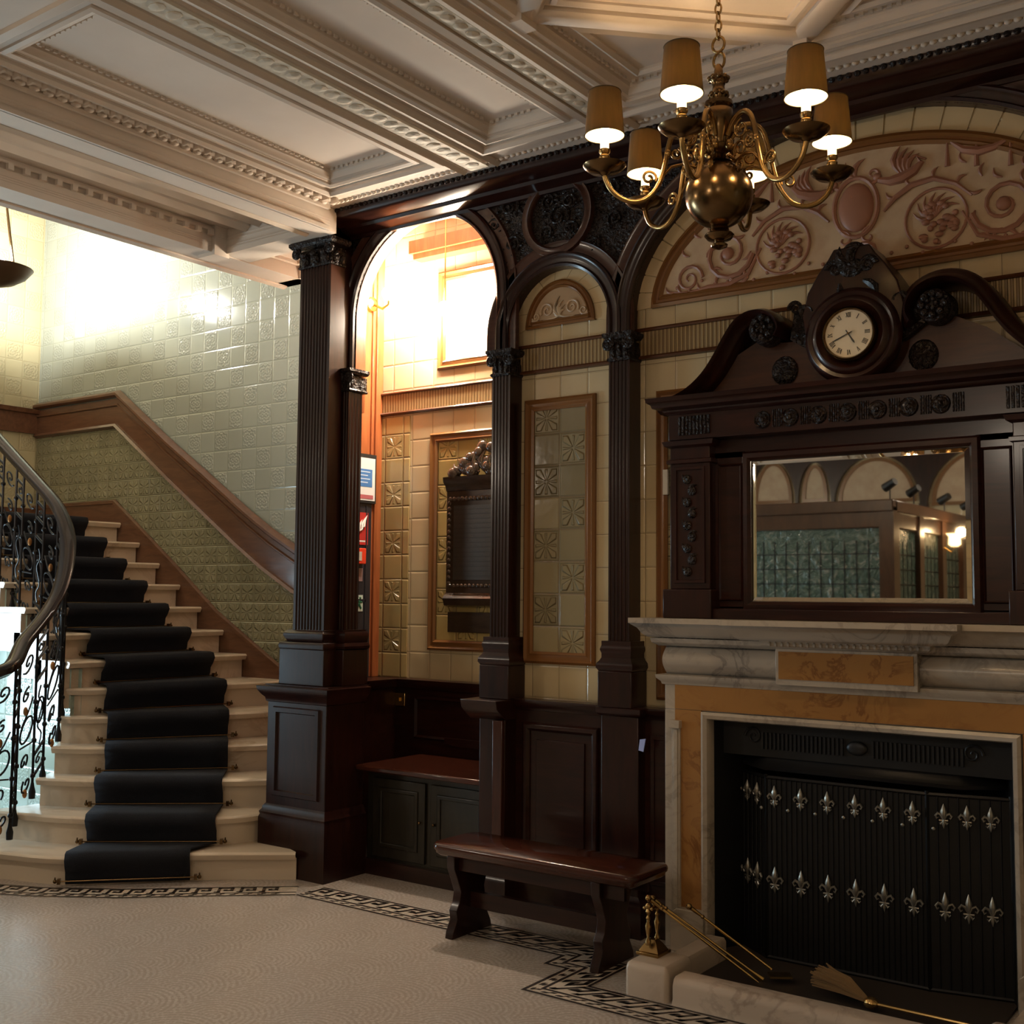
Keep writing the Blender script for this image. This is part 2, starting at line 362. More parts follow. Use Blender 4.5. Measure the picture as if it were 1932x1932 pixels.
# ---- floor border: Greek key mosaic
def border(name,path,width,flip=1,unit=.115):
    P=[Vector((x,y,0)) for x,y in path]
    cum=[0]
    for a,b in zip(P,P[1:]): cum.append(cum[-1]+(b-a).length)
    nrm=[]
    for k in range(len(P)):
        t0=(P[k]-P[k-1]).normalized() if k else (P[1]-P[0]).normalized(); t1=(P[k+1]-P[k]).normalized() if k<len(P)-1 else t0
        n0=Vector((-t0.y,t0.x,0)); n1=Vector((-t1.y,t1.x,0)); n=(n0+n1).normalized(); nrm.append(n/max(.4,n.dot(n0)))
    def mp(s,t,z):
        s=min(max(s,0),cum[-1]-1e-6); k=0
        while cum[k+1]<s: k+=1
        u=(s-cum[k])/(cum[k+1]-cum[k]); p=P[k].lerp(P[k+1],u); n=nrm[k].lerp(nrm[k+1],u)*flip
        return tuple(p+n*t+Vector((0,0,z)))
    base=MB(); dk=MB()
    def strip(mb,s0,s1,t0,t1,z):
        cuts=[s0]+[c for c in cum if s0+1e-4<c<s1-1e-4]+[s1]
        for a,b in zip(cuts,cuts[1:]):
            mb.add([mp(a+1e-5,t0,z),mp(b-1e-5,t0,z),mp(b-1e-5,t1,z),mp(a+1e-5,t1,z)],[(0,1,2,3)])
    L=cum[-1]; strip(base,0,L,0,width,.0012)
    W=width; z=.0022
    strip(dk,0,L,.004,.020,z); strip(dk,0,L,W-.018,W-.004,z); strip(dk,0,L,W*.29,W*.29+.014,z)
    # dashes
    s=0
    while s<L-.06: strip(dk,s,s+.028,W*.14,W*.14+.014,z); strip(dk,s+.02,s+.042,W*.14+.014,W*.14+.026,z); s+=.07
    # key
    a,b=W*.40,W*.88; th=(b-a)/5.0; s=.01
    while s+unit<=L:
        u=unit; 
        strip(dk,s,s+u*.72,b-th,b,z); strip(dk,s,s+th,a,b,z); strip(dk,s+u*.72-th,s+u*.72,a+(b-a)*.32,b,z)
        strip(dk,s+u*.28,s+u*.72,a+(b-a)*.32,a+(b-a)*.32+th,z); strip(dk,s+u*.28,s+u*.28+th,a+(b-a)*.32,a+(b-a)*.62,z)
        strip(dk,s+u*.72+ -th,s+u+th,a,a+th,z) if False else strip(dk,s-u*.12,s+th,a,a+th,z)
        strip(dk,s+u*.72,s+u*.88,b-th,b,z) if False else None
        s+=u
    o=struct(name,base,BORD,smooth=0); struct('key_pattern',dk,BORDD,o,smooth=0)
border('trim_1',[(-7.0,2.6),(-6.45,2.93),(-6.0,3.15),(-5.5,3.37),(-5.1,3.63),(-4.75,3.95),(-4.43,4.23)],.19)
border('trim_2',[(-4.43,4.23),(-2.80,4.23),(-2.80,4.10),(-2.69,4.10),(-2.69,3.78),(.6,3.78)],.21)
# ---- ceiling
cl=MB()
ZB=3.70
def field(x0,x1,y0,y1,z,holes):
    # slab with rectangular holes, soffit at z
    xs=sorted({x0,x1,*[h[0] for h in holes],*[h[1] for h in holes]}); ys=sorted({y0,y1,*[h[2] for h in holes],*[h[3] for h in holes]})
    for a,b in zip(xs,xs[1:]):
        for c,d in zip(ys,ys[1:]):
            if not any(h[0]<=a and b<=h[1] and h[2]<=c and d<=h[3] for h in holes): cl.box(a,b,c,d,z,3.95)
HP=[(-4.22,-3.69,2.41,4.17),(-3.19,-2.80,2.41,4.17),(-2.44,-.83,2.60,4.18),(-4.22,-3.69,-.4,1.9),(-3.19,-2.80,-.4,1.9),(-2.47,-.8,.2,1.95),(-4.22,-2.80,-3.6,-1),(-2.47,-.8,-3.4,-.6),(-.3,1.5,2.58,4.23),(-.3,1.5,-.4,1.95)]
field(-4.5,2.2,-4.3,4.85,ZB,HP)
cl.box(-9.2,2.2,-4.4,4.85,3.94,4.0) if False else None
ceil=struct('ceiling',cl,PLAS)
struct('coffer_panel',MB().box(-4.5,2.2,-4.3,4.8,3.745,3.80),PLAS,ceil)
def frame(mb,x0,x1,y0,y1,prof):
    mb.sweep([(x0,y0,0),(x1,y0,0),(x1,y1,0),(x0,y1,0)],prof,(0,0,1),closed=True)
# path CCW seen from above: n = t x Z = outward ; negative p = into the panel
orn=MB(); mo=MB()
for h in HP:
    x0,x1,y0,y1=h
    frame(mo,x0,x1,y0,y1,[(0,3.702),(-.014,3.706),(-.022,3.722),(-.036,3.730),(-.042,3.75),(0,3.75)])
    frame(mo,x0,x1,y0,y1,[(.012,3.70),(.045,3.70),(.045,3.688),(.028,3.682),(.012,3.69)])
    frame(mo,x0,x1,y0,y1,[(.085,3.70),(.13,3.70),(.13,3.68),(.10,3.672),(.085,3.685)])
    # small dentils just inside the panel
    n=int((y1-y0-.12)/.035)
    for i in range(n):
        y=y0+.06+i*.035
        for x in (x0+.05,x1-.062): orn.box(x,x+.010,y,y+.018,3.733,3.746)
    n=int((x1-x0-.12)/.035)
    for i in range(n):
        x=x0+.06+i*.035
        for y in (y0+.05,y1-.062): orn.box(x,x+.018,y,y+.010,3.733,3.746)
struct('panel_moulding',mo,PLAS,ceil)
struct('dentil_row',orn,PLAS,ceil)
# leaf bands running with the beams
b2=MB()
for xc,wd in ((-3.44,.11),(-2.62,.08),(-.65,.08)):
    b2.box(xc-wd/2,xc+wd/2,-4.2,4.44,3.686,3.71)
    y=-.2
    while y<4.4:
        b2.ball((xc,y,3.686),(wd*.36,.03,.007),8,5); y+=.075
struct('leaf_band',b2,PLASO,ceil)
b3=MB()
for xc in (-3.54,-3.33,-2.54,-2.70):
    b3.sweep([(xc,-4.2,0),(xc,4.44,0)],[(-.02,3.705),(-.02,3.69),(0,3.672),(.02,3.69),(.02,3.705)],(0,0,1))
struct('bead_moulding',b3,PLAS,ceil)
# egg and dart along the edge beam and the back cornice
b4=MB()
y=-.4
while y<4.36:
    b4.ball((-4.455,y,3.695),(.018,.026,.012),8,5); b4.box(-4.40,-4.355,y,y+.012,3.67,3.70); y+=.066
x=-4.44
while x<1.9:
    b4.ball((x,4.41,3.697),(.016,.012,.010),8,5); x+=.034
struct('egg_and_dart',b4,PLAS,ceil)
# chandelier bay : diamond ribs
d=MB(); cx,cy,hx,hy=-1.635,3.39,.775,.765
prof=[(-.05,3.75),(-.05,3.728),(-.03,3.712),(.03,3.712),(.05,3.728),(.05,3.75)]
d.sweep([(cx-hx,cy,0),(cx,cy-hy,0),(cx+hx,cy,0),(cx,cy+hy,0)],prof,(0,0,1),closed=True)
d.sweep([(cx-hx+.13,cy,0),(cx,cy-hy+.13,0),(cx+hx-.13,cy,0),(cx,cy+hy-.13,0)],[(-.02,3.75),(-.02,3.735),(0,3.727),(.02,3.735),(.02,3.75)],(0,0,1),closed=True)
for sx in(-1,1):
    for sy in (-1,1):
        q=[(cx+sx*(hx-.09),cy+sy*.22,0),(cx+sx*(hx-.09),cy+sy*(hy-.09),0),(cx+sx*.22,cy+sy*(hy-.09),0)]
        d.sweep(q,[(-.018,3.75),(-.018,3.735),(0,3.725),(.018,3.735),(.018,3.75)],(0,0,1),closed=True)
for px,py in ((cx,cy+hy+.02),(cx-hx-.02,cy),(cx+hx+.02,cy),(cx,cy-hy-.02)): d.obox((px,py,3.705),(.028,.05,.018),0)
struct('diamond_rib',d,PLAS,ceil)
# edge beam over the pier (facing the hall) and stepped lines on it
e=MB().box(-4.63,-4.5,-4.3,4.5,3.565,3.95)
e.box(-4.63,-4.60,4.5,4.78,3.565,3.95)
for z in (3.60,3.615,3.63): e.box(-4.503,-4.499,-4.2,4.45,z,z+.004)
e.box(-4.505,-4.485,-4.2,4.44,3.565,3.585); e.box(-4.49,-4.47,-4.2,4.42,3.675,3.70)
e.sweep([(-4.655,-4.2,0),(-4.655,4.42,0)],[(-.022,3.58),(-.022,3.562),(0,3.55),(.022,3.562),(.022,3.58)],(0,0,1))
# coffer between the beams
e.box(-5.37,-4.6,-4.3,4.42,3.72,3.95)
for x,z in ((-4.72,3.69),(-4.80,3.70),(-4.95,3.69),(-5.05,3.70),(-5.16,3.69)):
    e.sweep([(x,-4.2,0),(x,4.42,0)],[(-.03,3.73),(-.03,z+.01),(0,z-.02),(.03,z+.01),(.03,3.73)],(0,0,1))
# outer beam, inner fascia to the stairwell
e.box(-5.58,-5.36,-4.3,5.13,3.565,3.95)
for z in (3.60,3.612,3.624,3.66): e.box(-5.362,-5.356,-4.2,4.42,z,z+.004)
e.box(-5.37,-5.34,-4.2,4.42,3.685,3.70)
e.sweep([(-5.57,-4.2,0),(-5.57,5.11,0)],[(-.03,3.58),(-.03,3.56),(-.01,3.545),(.02,3.555),(.02,3.58)],(0,0,1))
# cross beam from pier to outer beam
e.box(-5.37,-4.6,4.42,4.62,3.57,3.95)
for z in (3.60,3.615,3.65,3.67): e.box(-5.36,-4.7,4.416,4.42,z,z+.005)
e.box(-5.48,-5.33,4.33,4.44,3.545,3.72)
# small bright panel behind it
e.box(-5.58,-5.0,5.03,5.13,3.565,3.95); e.box(-5.37,-5.0,4.6,5.05,3.66,3.95)
e.sweep([(-5.33,4.66,0),(-4.95,4.66,0),(-4.95,4.99,0),(-5.33,4.99,0)],[(-.015,3.67),(-.015,3.64),(.015,3.64),(.015,3.67)],(0,0,1),closed=True)
e.box(-4.95,-4.6,4.6,4.78,3.565,3.95); e.box(-5.5,-5.0,5.11,5.48,3.64,3.95); e.box(-5.27,-5.0,5.11,5.48,3.57,3.95)
struct('ceiling_beam',e,PLAS,ceil)
bb=MB(); y=-.3
while y<4.4: bb.box(-5.35,-5.325,y,y+.03,3.655,3.685); y+=.09
struct('block_row',bb,PLAS,ceil)
# lobby ceiling left of the beams (low) and the high ceiling of the stairwell
struct('ceiling_stairwell',MB().box(-9.2,-4.6,2.9,5.75,6.0,6.1).box(-9.2,-5.58,2.85,2.95,3.565,6.1).box(-4.93,-4.85,4.5,5.48,3.95,6.1).box(-5.58,-4.9,2.9,5.13,3.95,6.0),PLAS)
struct('ceiling_lobby',MB().box(-9.2,-5.58,-4.3,2.95,3.57,3.65),PLAS)
struct('ceiling_alcove',MB().box(-4.99,-3.3,4.78,5.4,3.88,3.95),PLAS)
# ---- tile dressings on the walls
def rectframe(mb,x0,x1,z0,z1,y,prof): mb.sweep([(x1,y,z0),(x1,y,z1),(x0,y,z1),(x0,y,z0)],prof,Yd,closed=True)
FR=[(-.03,0),(-.03,.012),(-.018,.02),(-.006,.012),(.006,.012),(.018,.024),(.03,.014),(.03,0)]
def wallpanel(name,x0,x1,z0,z1,y,mat,label,cat='panel'):
    t=thing(name,label,cat,((x0+x1)/2,y,z0),'framed tile panels')
    obj('tile_field',MB().box(x0,x1,y-.006,y,z0,z1),mat,t)
    f=MB(); rectframe(f,x0,x1,z0,z1,y,FR); obj('moulded_frame',f,BRN,t); return t
wallpanel('tile_panel',-3.37,-3.0,1.24,2.525,YW,OLIVE,'tall olive tile panel in brown frame between the two slender pilasters')
wallpanel('tile_panel',-2.60,-.70,1.10,2.50,YW,OLIVE,'wide olive tile panel in brown frame mostly hidden behind the mirror overmantel')
wallpanel('tile_panel',-4.47,-3.66,1.25,2.505,5.35,OLIVEA,'golden tile panel in brown frame behind the dark memorial plaque')
wallpanel('tile_panel',-4.42,-3.7,2.95,3.5,5.35,BUFF,'upper framed panel high in the brightly lit alcove')
struct('trim_3',MB().box(-4.93,-4.67,5.342,5.35,1.04,2.66),OLIVEB)
def band(name,x0,x1,y,z0,z1):
    o=struct(name,MB().box(x0,x1,y-.012,y,z0,z1),RIB)
    m_=MB()
    for z in (z0,z1): m_.sweep([(x0,y,z),(x1,y,z)],[(0,-.012),(.022,-.008),(.028,0),(.022,.008),(0,.012)],Zu)
    struct('band_moulding',m_,BRND,o)
band('trim_4',-3.48,2.0,YW,2.70,2.835)
band('trim_5',-4.93,-3.5,5.35,2.685,2.812)
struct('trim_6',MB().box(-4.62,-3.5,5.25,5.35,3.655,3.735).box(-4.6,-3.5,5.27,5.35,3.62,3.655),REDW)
# ---- dark panelling below (dado)
dd=MB()
dd.box(-3.55,-2.50,4.735,YW,0,1.0)
dd.box(-4.60,-3.5,4.99,5.06,0,.05) if False else None
dado=struct('wall_panelling',dd,MAHOH)
q=MB()
q.sweep([(-3.45,4.74,0),(-2.5,4.74,0)],[(0,.98),(.012,.98),(.02,1.0),(.04,1.015),(.045,1.035),(-.06,1.035),(-.06,.98)],Zu)
q.sweep([(-3.45,4.74,0),(-2.5,4.74,0)],[(0,0),(.03,0),(.03,.14),(.015,.17),(0,.18)],Zu)
for z0,z1 in ((.24,.90),): 
    q.sweep([(-2.93,4.737,z0),(-2.93,4.737,z1),(-3.33,4.737,z1),(-3.33,4.737,z0)],[(-.02,0),(-.02,.008),(-.005,.022),(.012,.022),(.022,.01),(.022,0)],Yd,closed=True)
q.box(-3.27,-2.99,4.725,4.737,.30,.84)
q.sweep([(-2.53,4.737,.24),(-2.53,4.737,.90),(-2.62,4.737,.90),(-2.62,4.737,.24)],[(-.01,0),(-.01,.01),(.01,.01),(.01,0)],Yd,closed=True)
struct('panel_moulding',q,MAHOH,dado,bev=.002)
# alcove dado: back and left return
a=MB().box(-4.71,-3.4,5.30,5.35,.0,1.0).box(-4.93,-4.71,4.80,5.35,0,1.0)
aw=struct('wall_alcove_panelling',a,MAHOH)
q=MB(); q.sweep([(-4.71,4.80,0),(-4.71,5.30,0),(-3.4,5.30,0)],[(0,.98),(-.012,.98)][::1]+[(.0,1.0)],Zu) if False else None
q.sweep([(-4.71,4.78,0),(-4.71,5.30,0),(-3.4,5.30,0)],[(0,.985),(.012,.985),(.03,1.005),(.035,1.04),(-.2,1.04),(-.2,.985)],Zu)
q.sweep([(-4.3,5.298,.67),(-3.45,5.298,.67)],[(0,0),(0,.03),(.03,.045),(.03,0)],Zu)
q.sweep([(-3.5,5.30,.70),(-3.5,5.30,.93),(-4.55,5.30,.93),(-4.55,5.30,.70)],[(-.012,0),(0,.014),(.012,0)],Yd,closed=True)
struct('dado_moulding',q,MAHOH,aw)
# left alcove wall : red timber frame with dark door leaf
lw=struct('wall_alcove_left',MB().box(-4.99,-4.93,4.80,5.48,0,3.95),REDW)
q=MB().box(-4.935,-4.90,5.285,5.345,1.04,3.88).box(-4.935,-4.915,5.262,5.285,1.04,3.88).box(-4.935,-4.925,4.95,5.27,2.17,2.2)
struct('door_architrave',q,REDW,lw,bev=.003)
DG=plain('dark_grey_door_paint',(.028,.026,.034),.35)
dr=struct('door_1',MB().box(-4.935,-4.905,4.80,5.262,1.04,2.14),DG)
dm=MB().box(-4.907,-4.90,4.86,5.22,1.5,1.52).box(-4.907,-4.90,5.21,5.222,1.1,2.1); struct('door_moulding',dm,DG,dr)
# ================================================================ STAIRCASE
ZS={1:.154,2:.314,3:.477,4:.640,5:.803,6:.965,7:1.127,8:1.288,9:1.449,10:1.61,11:1.771,12:1.932,13:2.093}
LLp={1:(-5.98,3.45),2:(-6.10,3.66),3:(-6.15,3.83),4:(-6.20,3.95),5:(-6.27,4.03),6:(-6.34,4.07)}
CLp={1:(-5.52,3.62),2:(-5.65,3.83),3:(-5.83,4.0),4:(-5.94,4.13),5:(-6.05,4.21),6:(-6.16,4.26)}
CRp={1:(-5.08,4.08),2:(-5.10,4.27),3:(-5.28,4.46),4:(-5.47,4.65),5:(-5.68,4.82),6:(-5.94,5.0)}
RRp={1:(-4.65,4.44),2:(-5.0,4.56),3:(-5.0,4.80),4:(-5.2,5.10),5:(-5.52,5.45),6:(-5.80,5.45)}
for i in range(7,14):
    x=-6.26-.25*(i-7); LLp[i]=(x,4.07); CLp[i]=(x,4.36 if i>7 else 4.30); CRp[i]=(x,5.14); RRp[i]=(x,5.45)
XL={1:[(-6.9,2.95),(-6.4,3.22)],2:[(-6.25,3.62)]}
def nose(i): return [Vector((*p,0)) for p in XL.get(i,[])+[LLp[i],CLp[i],CRp[i],RRp[i]]]
def smoothpts(P,k=4):
    out=[]
    for i in range(len(P)-1):
        p0=P[max(i-1,0)];p1=P[i];p2=P[i+1];p3=P[min(i+2,len(P)-1)]
        for j in range(k):
            t=j/k; out.append(.5*((2*p1)+(p2-p0)*t+(2*p0-5*p1+4*p2-p3)*t*t+(3*p1-p0-3*p2+p3)*t**3))
    return out+[P[-1]]
def norm2(P,k):
    t=(P[min(k+1,len(P)-1)]-P[max(k-1,0)]).normalized(); return Vector((t.y,-t.x,0))  # towards the foot of the stair
stair=thing('staircase','curving flight of cream marble steps climbing to a tiled landing','staircase',(-5.6,4.0,0))
for i in range(1,14):
    A=nose(i)
    if i<=6: A=smoothpts(A,5)
    if i==2: A=A[5:] if False else A
    zt=ZS[i]; zb=ZS.get(i-1,0)
    if i<13:
        B=[Vector((*p,0)) for p in [LLp[i+1],CLp[i+1],CRp[i+1],RRp[i+1]]]
    else: B=[Vector((-9.0,3.0,0)),Vector((-9.0,5.45,0))]
    mb=MB(); nA=[norm2(A,k) for k in range(len(A))]
    inset=[p-n*.03 for p,n in zip(A,nA)]
    back=[b-Vector((.10 if i>6 else .07,0,0))+Vector((0,.05 if i<=6 else 0,0)) for b in B]
    if i==1: back=[Vector((-6.95,3.05,0)),Vector((-6.3,3.7,0))]+back
    if i==13: back=[Vector((-9.0,3.0,0)),Vector((-9.0,5.47,0))]; 
    poly=[(p.x,p.y) for p in inset]+[(p.x,p.y) for p in back[::-1]]
    if i==13:
        poly=[(-9,3.0)]+[(inset[0].x,3.0)]+[(p.x,p.y) for p in inset]+[(-9,5.47)]
    z0=max(0,zb-.12) if i<9 else zb-.12
    mb.vprism(poly,z0,zt-.038)
    # tread with rounded nose
    def off(d): return [p+n*d for p,n in zip(A,nA)]
    prof=[(-.005,-.040),(.006,-.040),(.012,-.030),(.020,-.012),(.012,-.002),(0,0)]
    loops=[[Vector((p.x,p.y,zt+dz)) for p in off(dx)] for dx,dz in prof]
    bk=[Vector((p.x,p.y,0)) for p in back]
    n=len(A)
    # resample back line to n points
    def resamp(L,n):
        cum=[0]
        for a_,b_ in zip(L,L[1:]): cum.append(cum[-1]+(b_-a_).length)
        out=[]
        for k in range(n):
            s=cum[-1]*k/(n-1); j=0
            while j<len(L)-2 and cum[j+1]<s: j+=1
            out.append(L[j].lerp(L[j+1],(s-cum[j])/max(1e-6,cum[j+1]-cum[j])))
        return out
    if i==13: bk=[Vector((-9.0,4.07,0)),Vector((-9.0,5.47,0))]
    bk=resamp(bk,n)
    rows=[[Vector((p.x,p.y,zt-.040)) for p in bk]]+loops+[[Vector((p.x,p.y,zt)) for p in bk]]
    base=[v for r in rows for v in r]; fs=[]
    R_=len(rows)
    for r in range(R_):
        r2=(r+1)%R_
        for k in range(n-1): fs.append((r*n+k,r*n+k+1,r2*n+k+1,r2*n+k))
    fs.append(tuple(r*n for r in range(R_))); fs.append(tuple(r*n+n-1 for r in range(R_))[::-1])
    mb.add(base,fs)
    if i==13: mb.box(-9.0,-7.80,3.0,4.08,2.053,2.093)
    # cove under nosing
    obj('step',mb,STEPM,stair,smooth=50)
# wall under the stair (spandrel), pale tile in daylight
lp=[Vector((*LLp[i],0)) for i in range(2,14)]+[Vector((-9.0,4.07,0))]
lp=[p+((lp[min(k+1,len(lp)-1)]-lp[max(k-1,0)]).normalized()*.05) for k,p in enumerate(lp)]
zt=[ZS[i]-.045 for i in range(2,14)]+[2.05]
sp=MB(); off_=Vector((.035,.035,0))
for k in range(len(lp)-1):
    a_,b_=lp[k]+off_,lp[k+1]+off_
    sp.add([(a_.x,a_.y,0),(b_.x,b_.y,0),(b_.x,b_.y,zt[k]),(a_.x,a_.y,zt[k]),(a_.x+.02,a_.y+.06,0),(b_.x+.02,b_.y+.06,0),(b_.x+.02,b_.y+.06,zt[k]),(a_.x+.02,a_.y+.06,zt[k])],[(0,1,2,3),(4,7,6,5),(3,2,6,7),(0,4,5,1)])
struct('wall_under_stair',sp,SPAN,smooth=0)
# skirting and dado rail on the stair wall
sk=MB(); T=[(-9.0,2.248),(-7.85,2.248),(-7.1,1.75),(-6.6,1.40),(-5.92,1.03),(-5.3,.78),(-4.95,.7)]
sk.yprism([(x,z) for x,z in T]+[(x,max(0,z-(.36 if x<-6 else .5))) for x,z in T[::-1]],5.455,5.48)
sk.sweep([(x,5.468,z) for x,z in T],[(-.0,0),(-.0,.026),(-.022,.026),(-.03,.012),(-.03,0)],Yd)
sk.box(-8.995,-8.97,3.0,5.47,2.09,2.248)
struct('baseboard_stair',sk,PINE)
TT=[(-8.99,3.088),(-7.845,3.088),(-7.20,2.655),(-6.774,2.39),(-6.275,2.075),(-6.05,1.945),(-5.783,1.81),(-5.4,1.66),(-4.95,1.52)]
TB=[(-8.99,2.885),(-7.86,2.885),(-7.175,2.42),(-6.7,2.11),(-6.375,1.90),(-6.1,1.735),(-5.79,1.575),(-5.4,1.44),(-4.95,1.30)]
rl=MB(); rl.yprism(TT+TB[::-1],5.46,5.48)
rp=[(0,0),(0,.03),(-.012,.045),(-.03,.045),(-.045,.02),(-.055,0)]
rl.sweep([(x,5.465,z+.01) for x,z in TT],rp,Yd); rl.sweep([(x,5.465,z) for x,z in TB],[(.0,0),(0,.02),(.02,.03),(.035,0)],Yd)
rl.sweep([(x,5.465,z-.062) for x,z in TT],[(0,0),(0,.012),(-.006,.02),(-.014,.02),(-.02,.01),(-.02,0)],Yd); rl.box(-8.995,-8.97,3.0,5.47,2.885,3.088); rl.sweep([(-8.975,3.0,0),(-8.975,5.46,0)],[(0,3.05),(.03,3.055),(.04,3.09),(0,3.1)],Zu)
struct('trim_7',rl,PINE)
# moss green tiles below the rail
lg=MB(); lg.yprism([(x,z) for x,z in TB]+[(x,z) for x,z in T[::-1]],5.472,5.482); struct('wall_stair_dado',lg,GREENL)
# ================================================================ carpet runner and rods
def runner():
    rows=[]; K=7
    def lerp(i,d=0,z=0):
        a=Vector((*CLp[i],0)); b=Vector((*CRp[i],0)); t=(b-a).normalized(); n=Vector((t.y,-t.x,0))
        ea,eb=a,b
        ws=[0,.17,.33,.5,.67,.83,1]
        bow=.05 if i<=3 else 0
        return [a.lerp(b,u)+n*(d+bow*4*u*(1-u)*.0)+Vector((0,0,z)) for u in ws]
    for i in range(1,14):
        zt=ZS[i]; zb=ZS.get(i-1,0)
        rows.append(lerp(i,-.012,zb+.012)); rows.append(lerp(i,.0,zb+.05)); rows.append(lerp(i,.004,zt-.075))
        rows.append(lerp(i,.028,zt-.045)); rows.append(lerp(i,.046,zt-.012)); rows.append(lerp(i,.034,zt+.012)); rows.append(lerp(i,.004,zt+.017))
        if i<13: rows.append([p.lerp(q,.93)+Vector((0,0,0)) for p,q in zip(lerp(i,0,zt+.014),lerp(i+1,-.01,zt+.014))])
    rows.append([Vector((-8.9,p.y,ZS[13]+.014)) for p in lerp(13)])
    mb=MB(); mb.ring(rows,closed=False,cap=False)
    # one continuous strip: give it thickness
    o=obj('stair_runner',mb,CARP,smooth=60)
    s=o.modifiers.new('thick','SOLIDIFY'); s.thickness=.011; s.offset=1
    return tag(o,'dark navy carpet runner laid up the middle of the marble stair','carpet')
runner()
ORD=['at floor level under the lowest','below the second','below the third','below the fourth','below the fifth','below the sixth','below the seventh','below the eighth','below the ninth','below the tenth','below the eleventh','below the twelfth']
for i in range(1,13):
    zb=ZS.get(i-1,0); a=Vector((*CLp[i],0)); b=Vector((*CRp[i],0)); t=(b-a).normalized(); n=Vector((t.y,-t.x,0))
    p=a-t*.05+n*.012; q=b+t*.05+n*.012; z=zb+.028
    r=thing('stair_rod','thin brass rod on the navy runner '+ORD[i-1]+' stair riser','stair rod',tuple(p+Vector((0,0,zb))),'brass carpet rods on the stair')
    obj('rod',MB().tube([p+Vector((0,0,z)),q+Vector((0,0,z))],.004,8),BRASSD,r)
    for c,s in ((p,-1),(q,1)):
        mb=MB().ball((c.x,c.y,z),.011,8,6); mb.obox((c.x+t.x*-s*.02,c.y+t.y*-s*.02,z),(.008,.012,.014),math.atan2(t.y,t.x))
        mb.tube([(c.x,c.y,z),(c.x,c.y,z+.022)],[.006,.003],6); obj('bracket',mb,BRASSD,r)
# ================================================================ balustrade
BP=[(-5.62,2.95,0.0),(-5.80,3.22,.05),(-5.97,3.47,.154),(-6.09,3.68,.314),(-6.15,3.84,.46),(-6.20,3.96,.62),(-6.28,4.05,.79),(-6.38,4.11,.96),(-6.54,4.14,1.127),(-6.77,4.14,1.288),(-7.02,4.14,1.449),(-7.27,4.14,1.61),(-7.52,4.14,1.771),(-7.77,4.14,1.932),(-8.1,4.14,2.093),(-8.9,4.14,2.093)]
BP=[(-7.1,2.72,0),(-6.72,2.98,.08),(-6.35,3.2,.154)]+BP[2:]
BV=smoothpts([Vector(p) for p in BP],6)
bal=thing('stair_balustrade','black wrought iron scrollwork balustrade with polished dark handrail curving up beside the stair','balustrade',(-6.1,3.7,0))
hr=[p+Vector((0,0,.95)) for p in BV]
rp=[(-.042,-.018),(-.047,.008),(-.034,.034),(0,.045),(.034,.034),(.047,.008),(.042,-.018),(.02,-.03),(-.02,-.03)]
mb=MB().sweep(hr,rp,Zu); obj('handrail',mb,wood('black_brown_handrail',(.010,.006,.006),(.022,.012,.010),rough=.2,sc_=(3,3,3)),bal,smooth=50)
obj('top_strip',MB().sweep([p+Vector((0,0,.915)) for p in BV],[(-.012,0),(-.012,.012),(.012,.012),(.012,0)],Zu),IRON,bal)
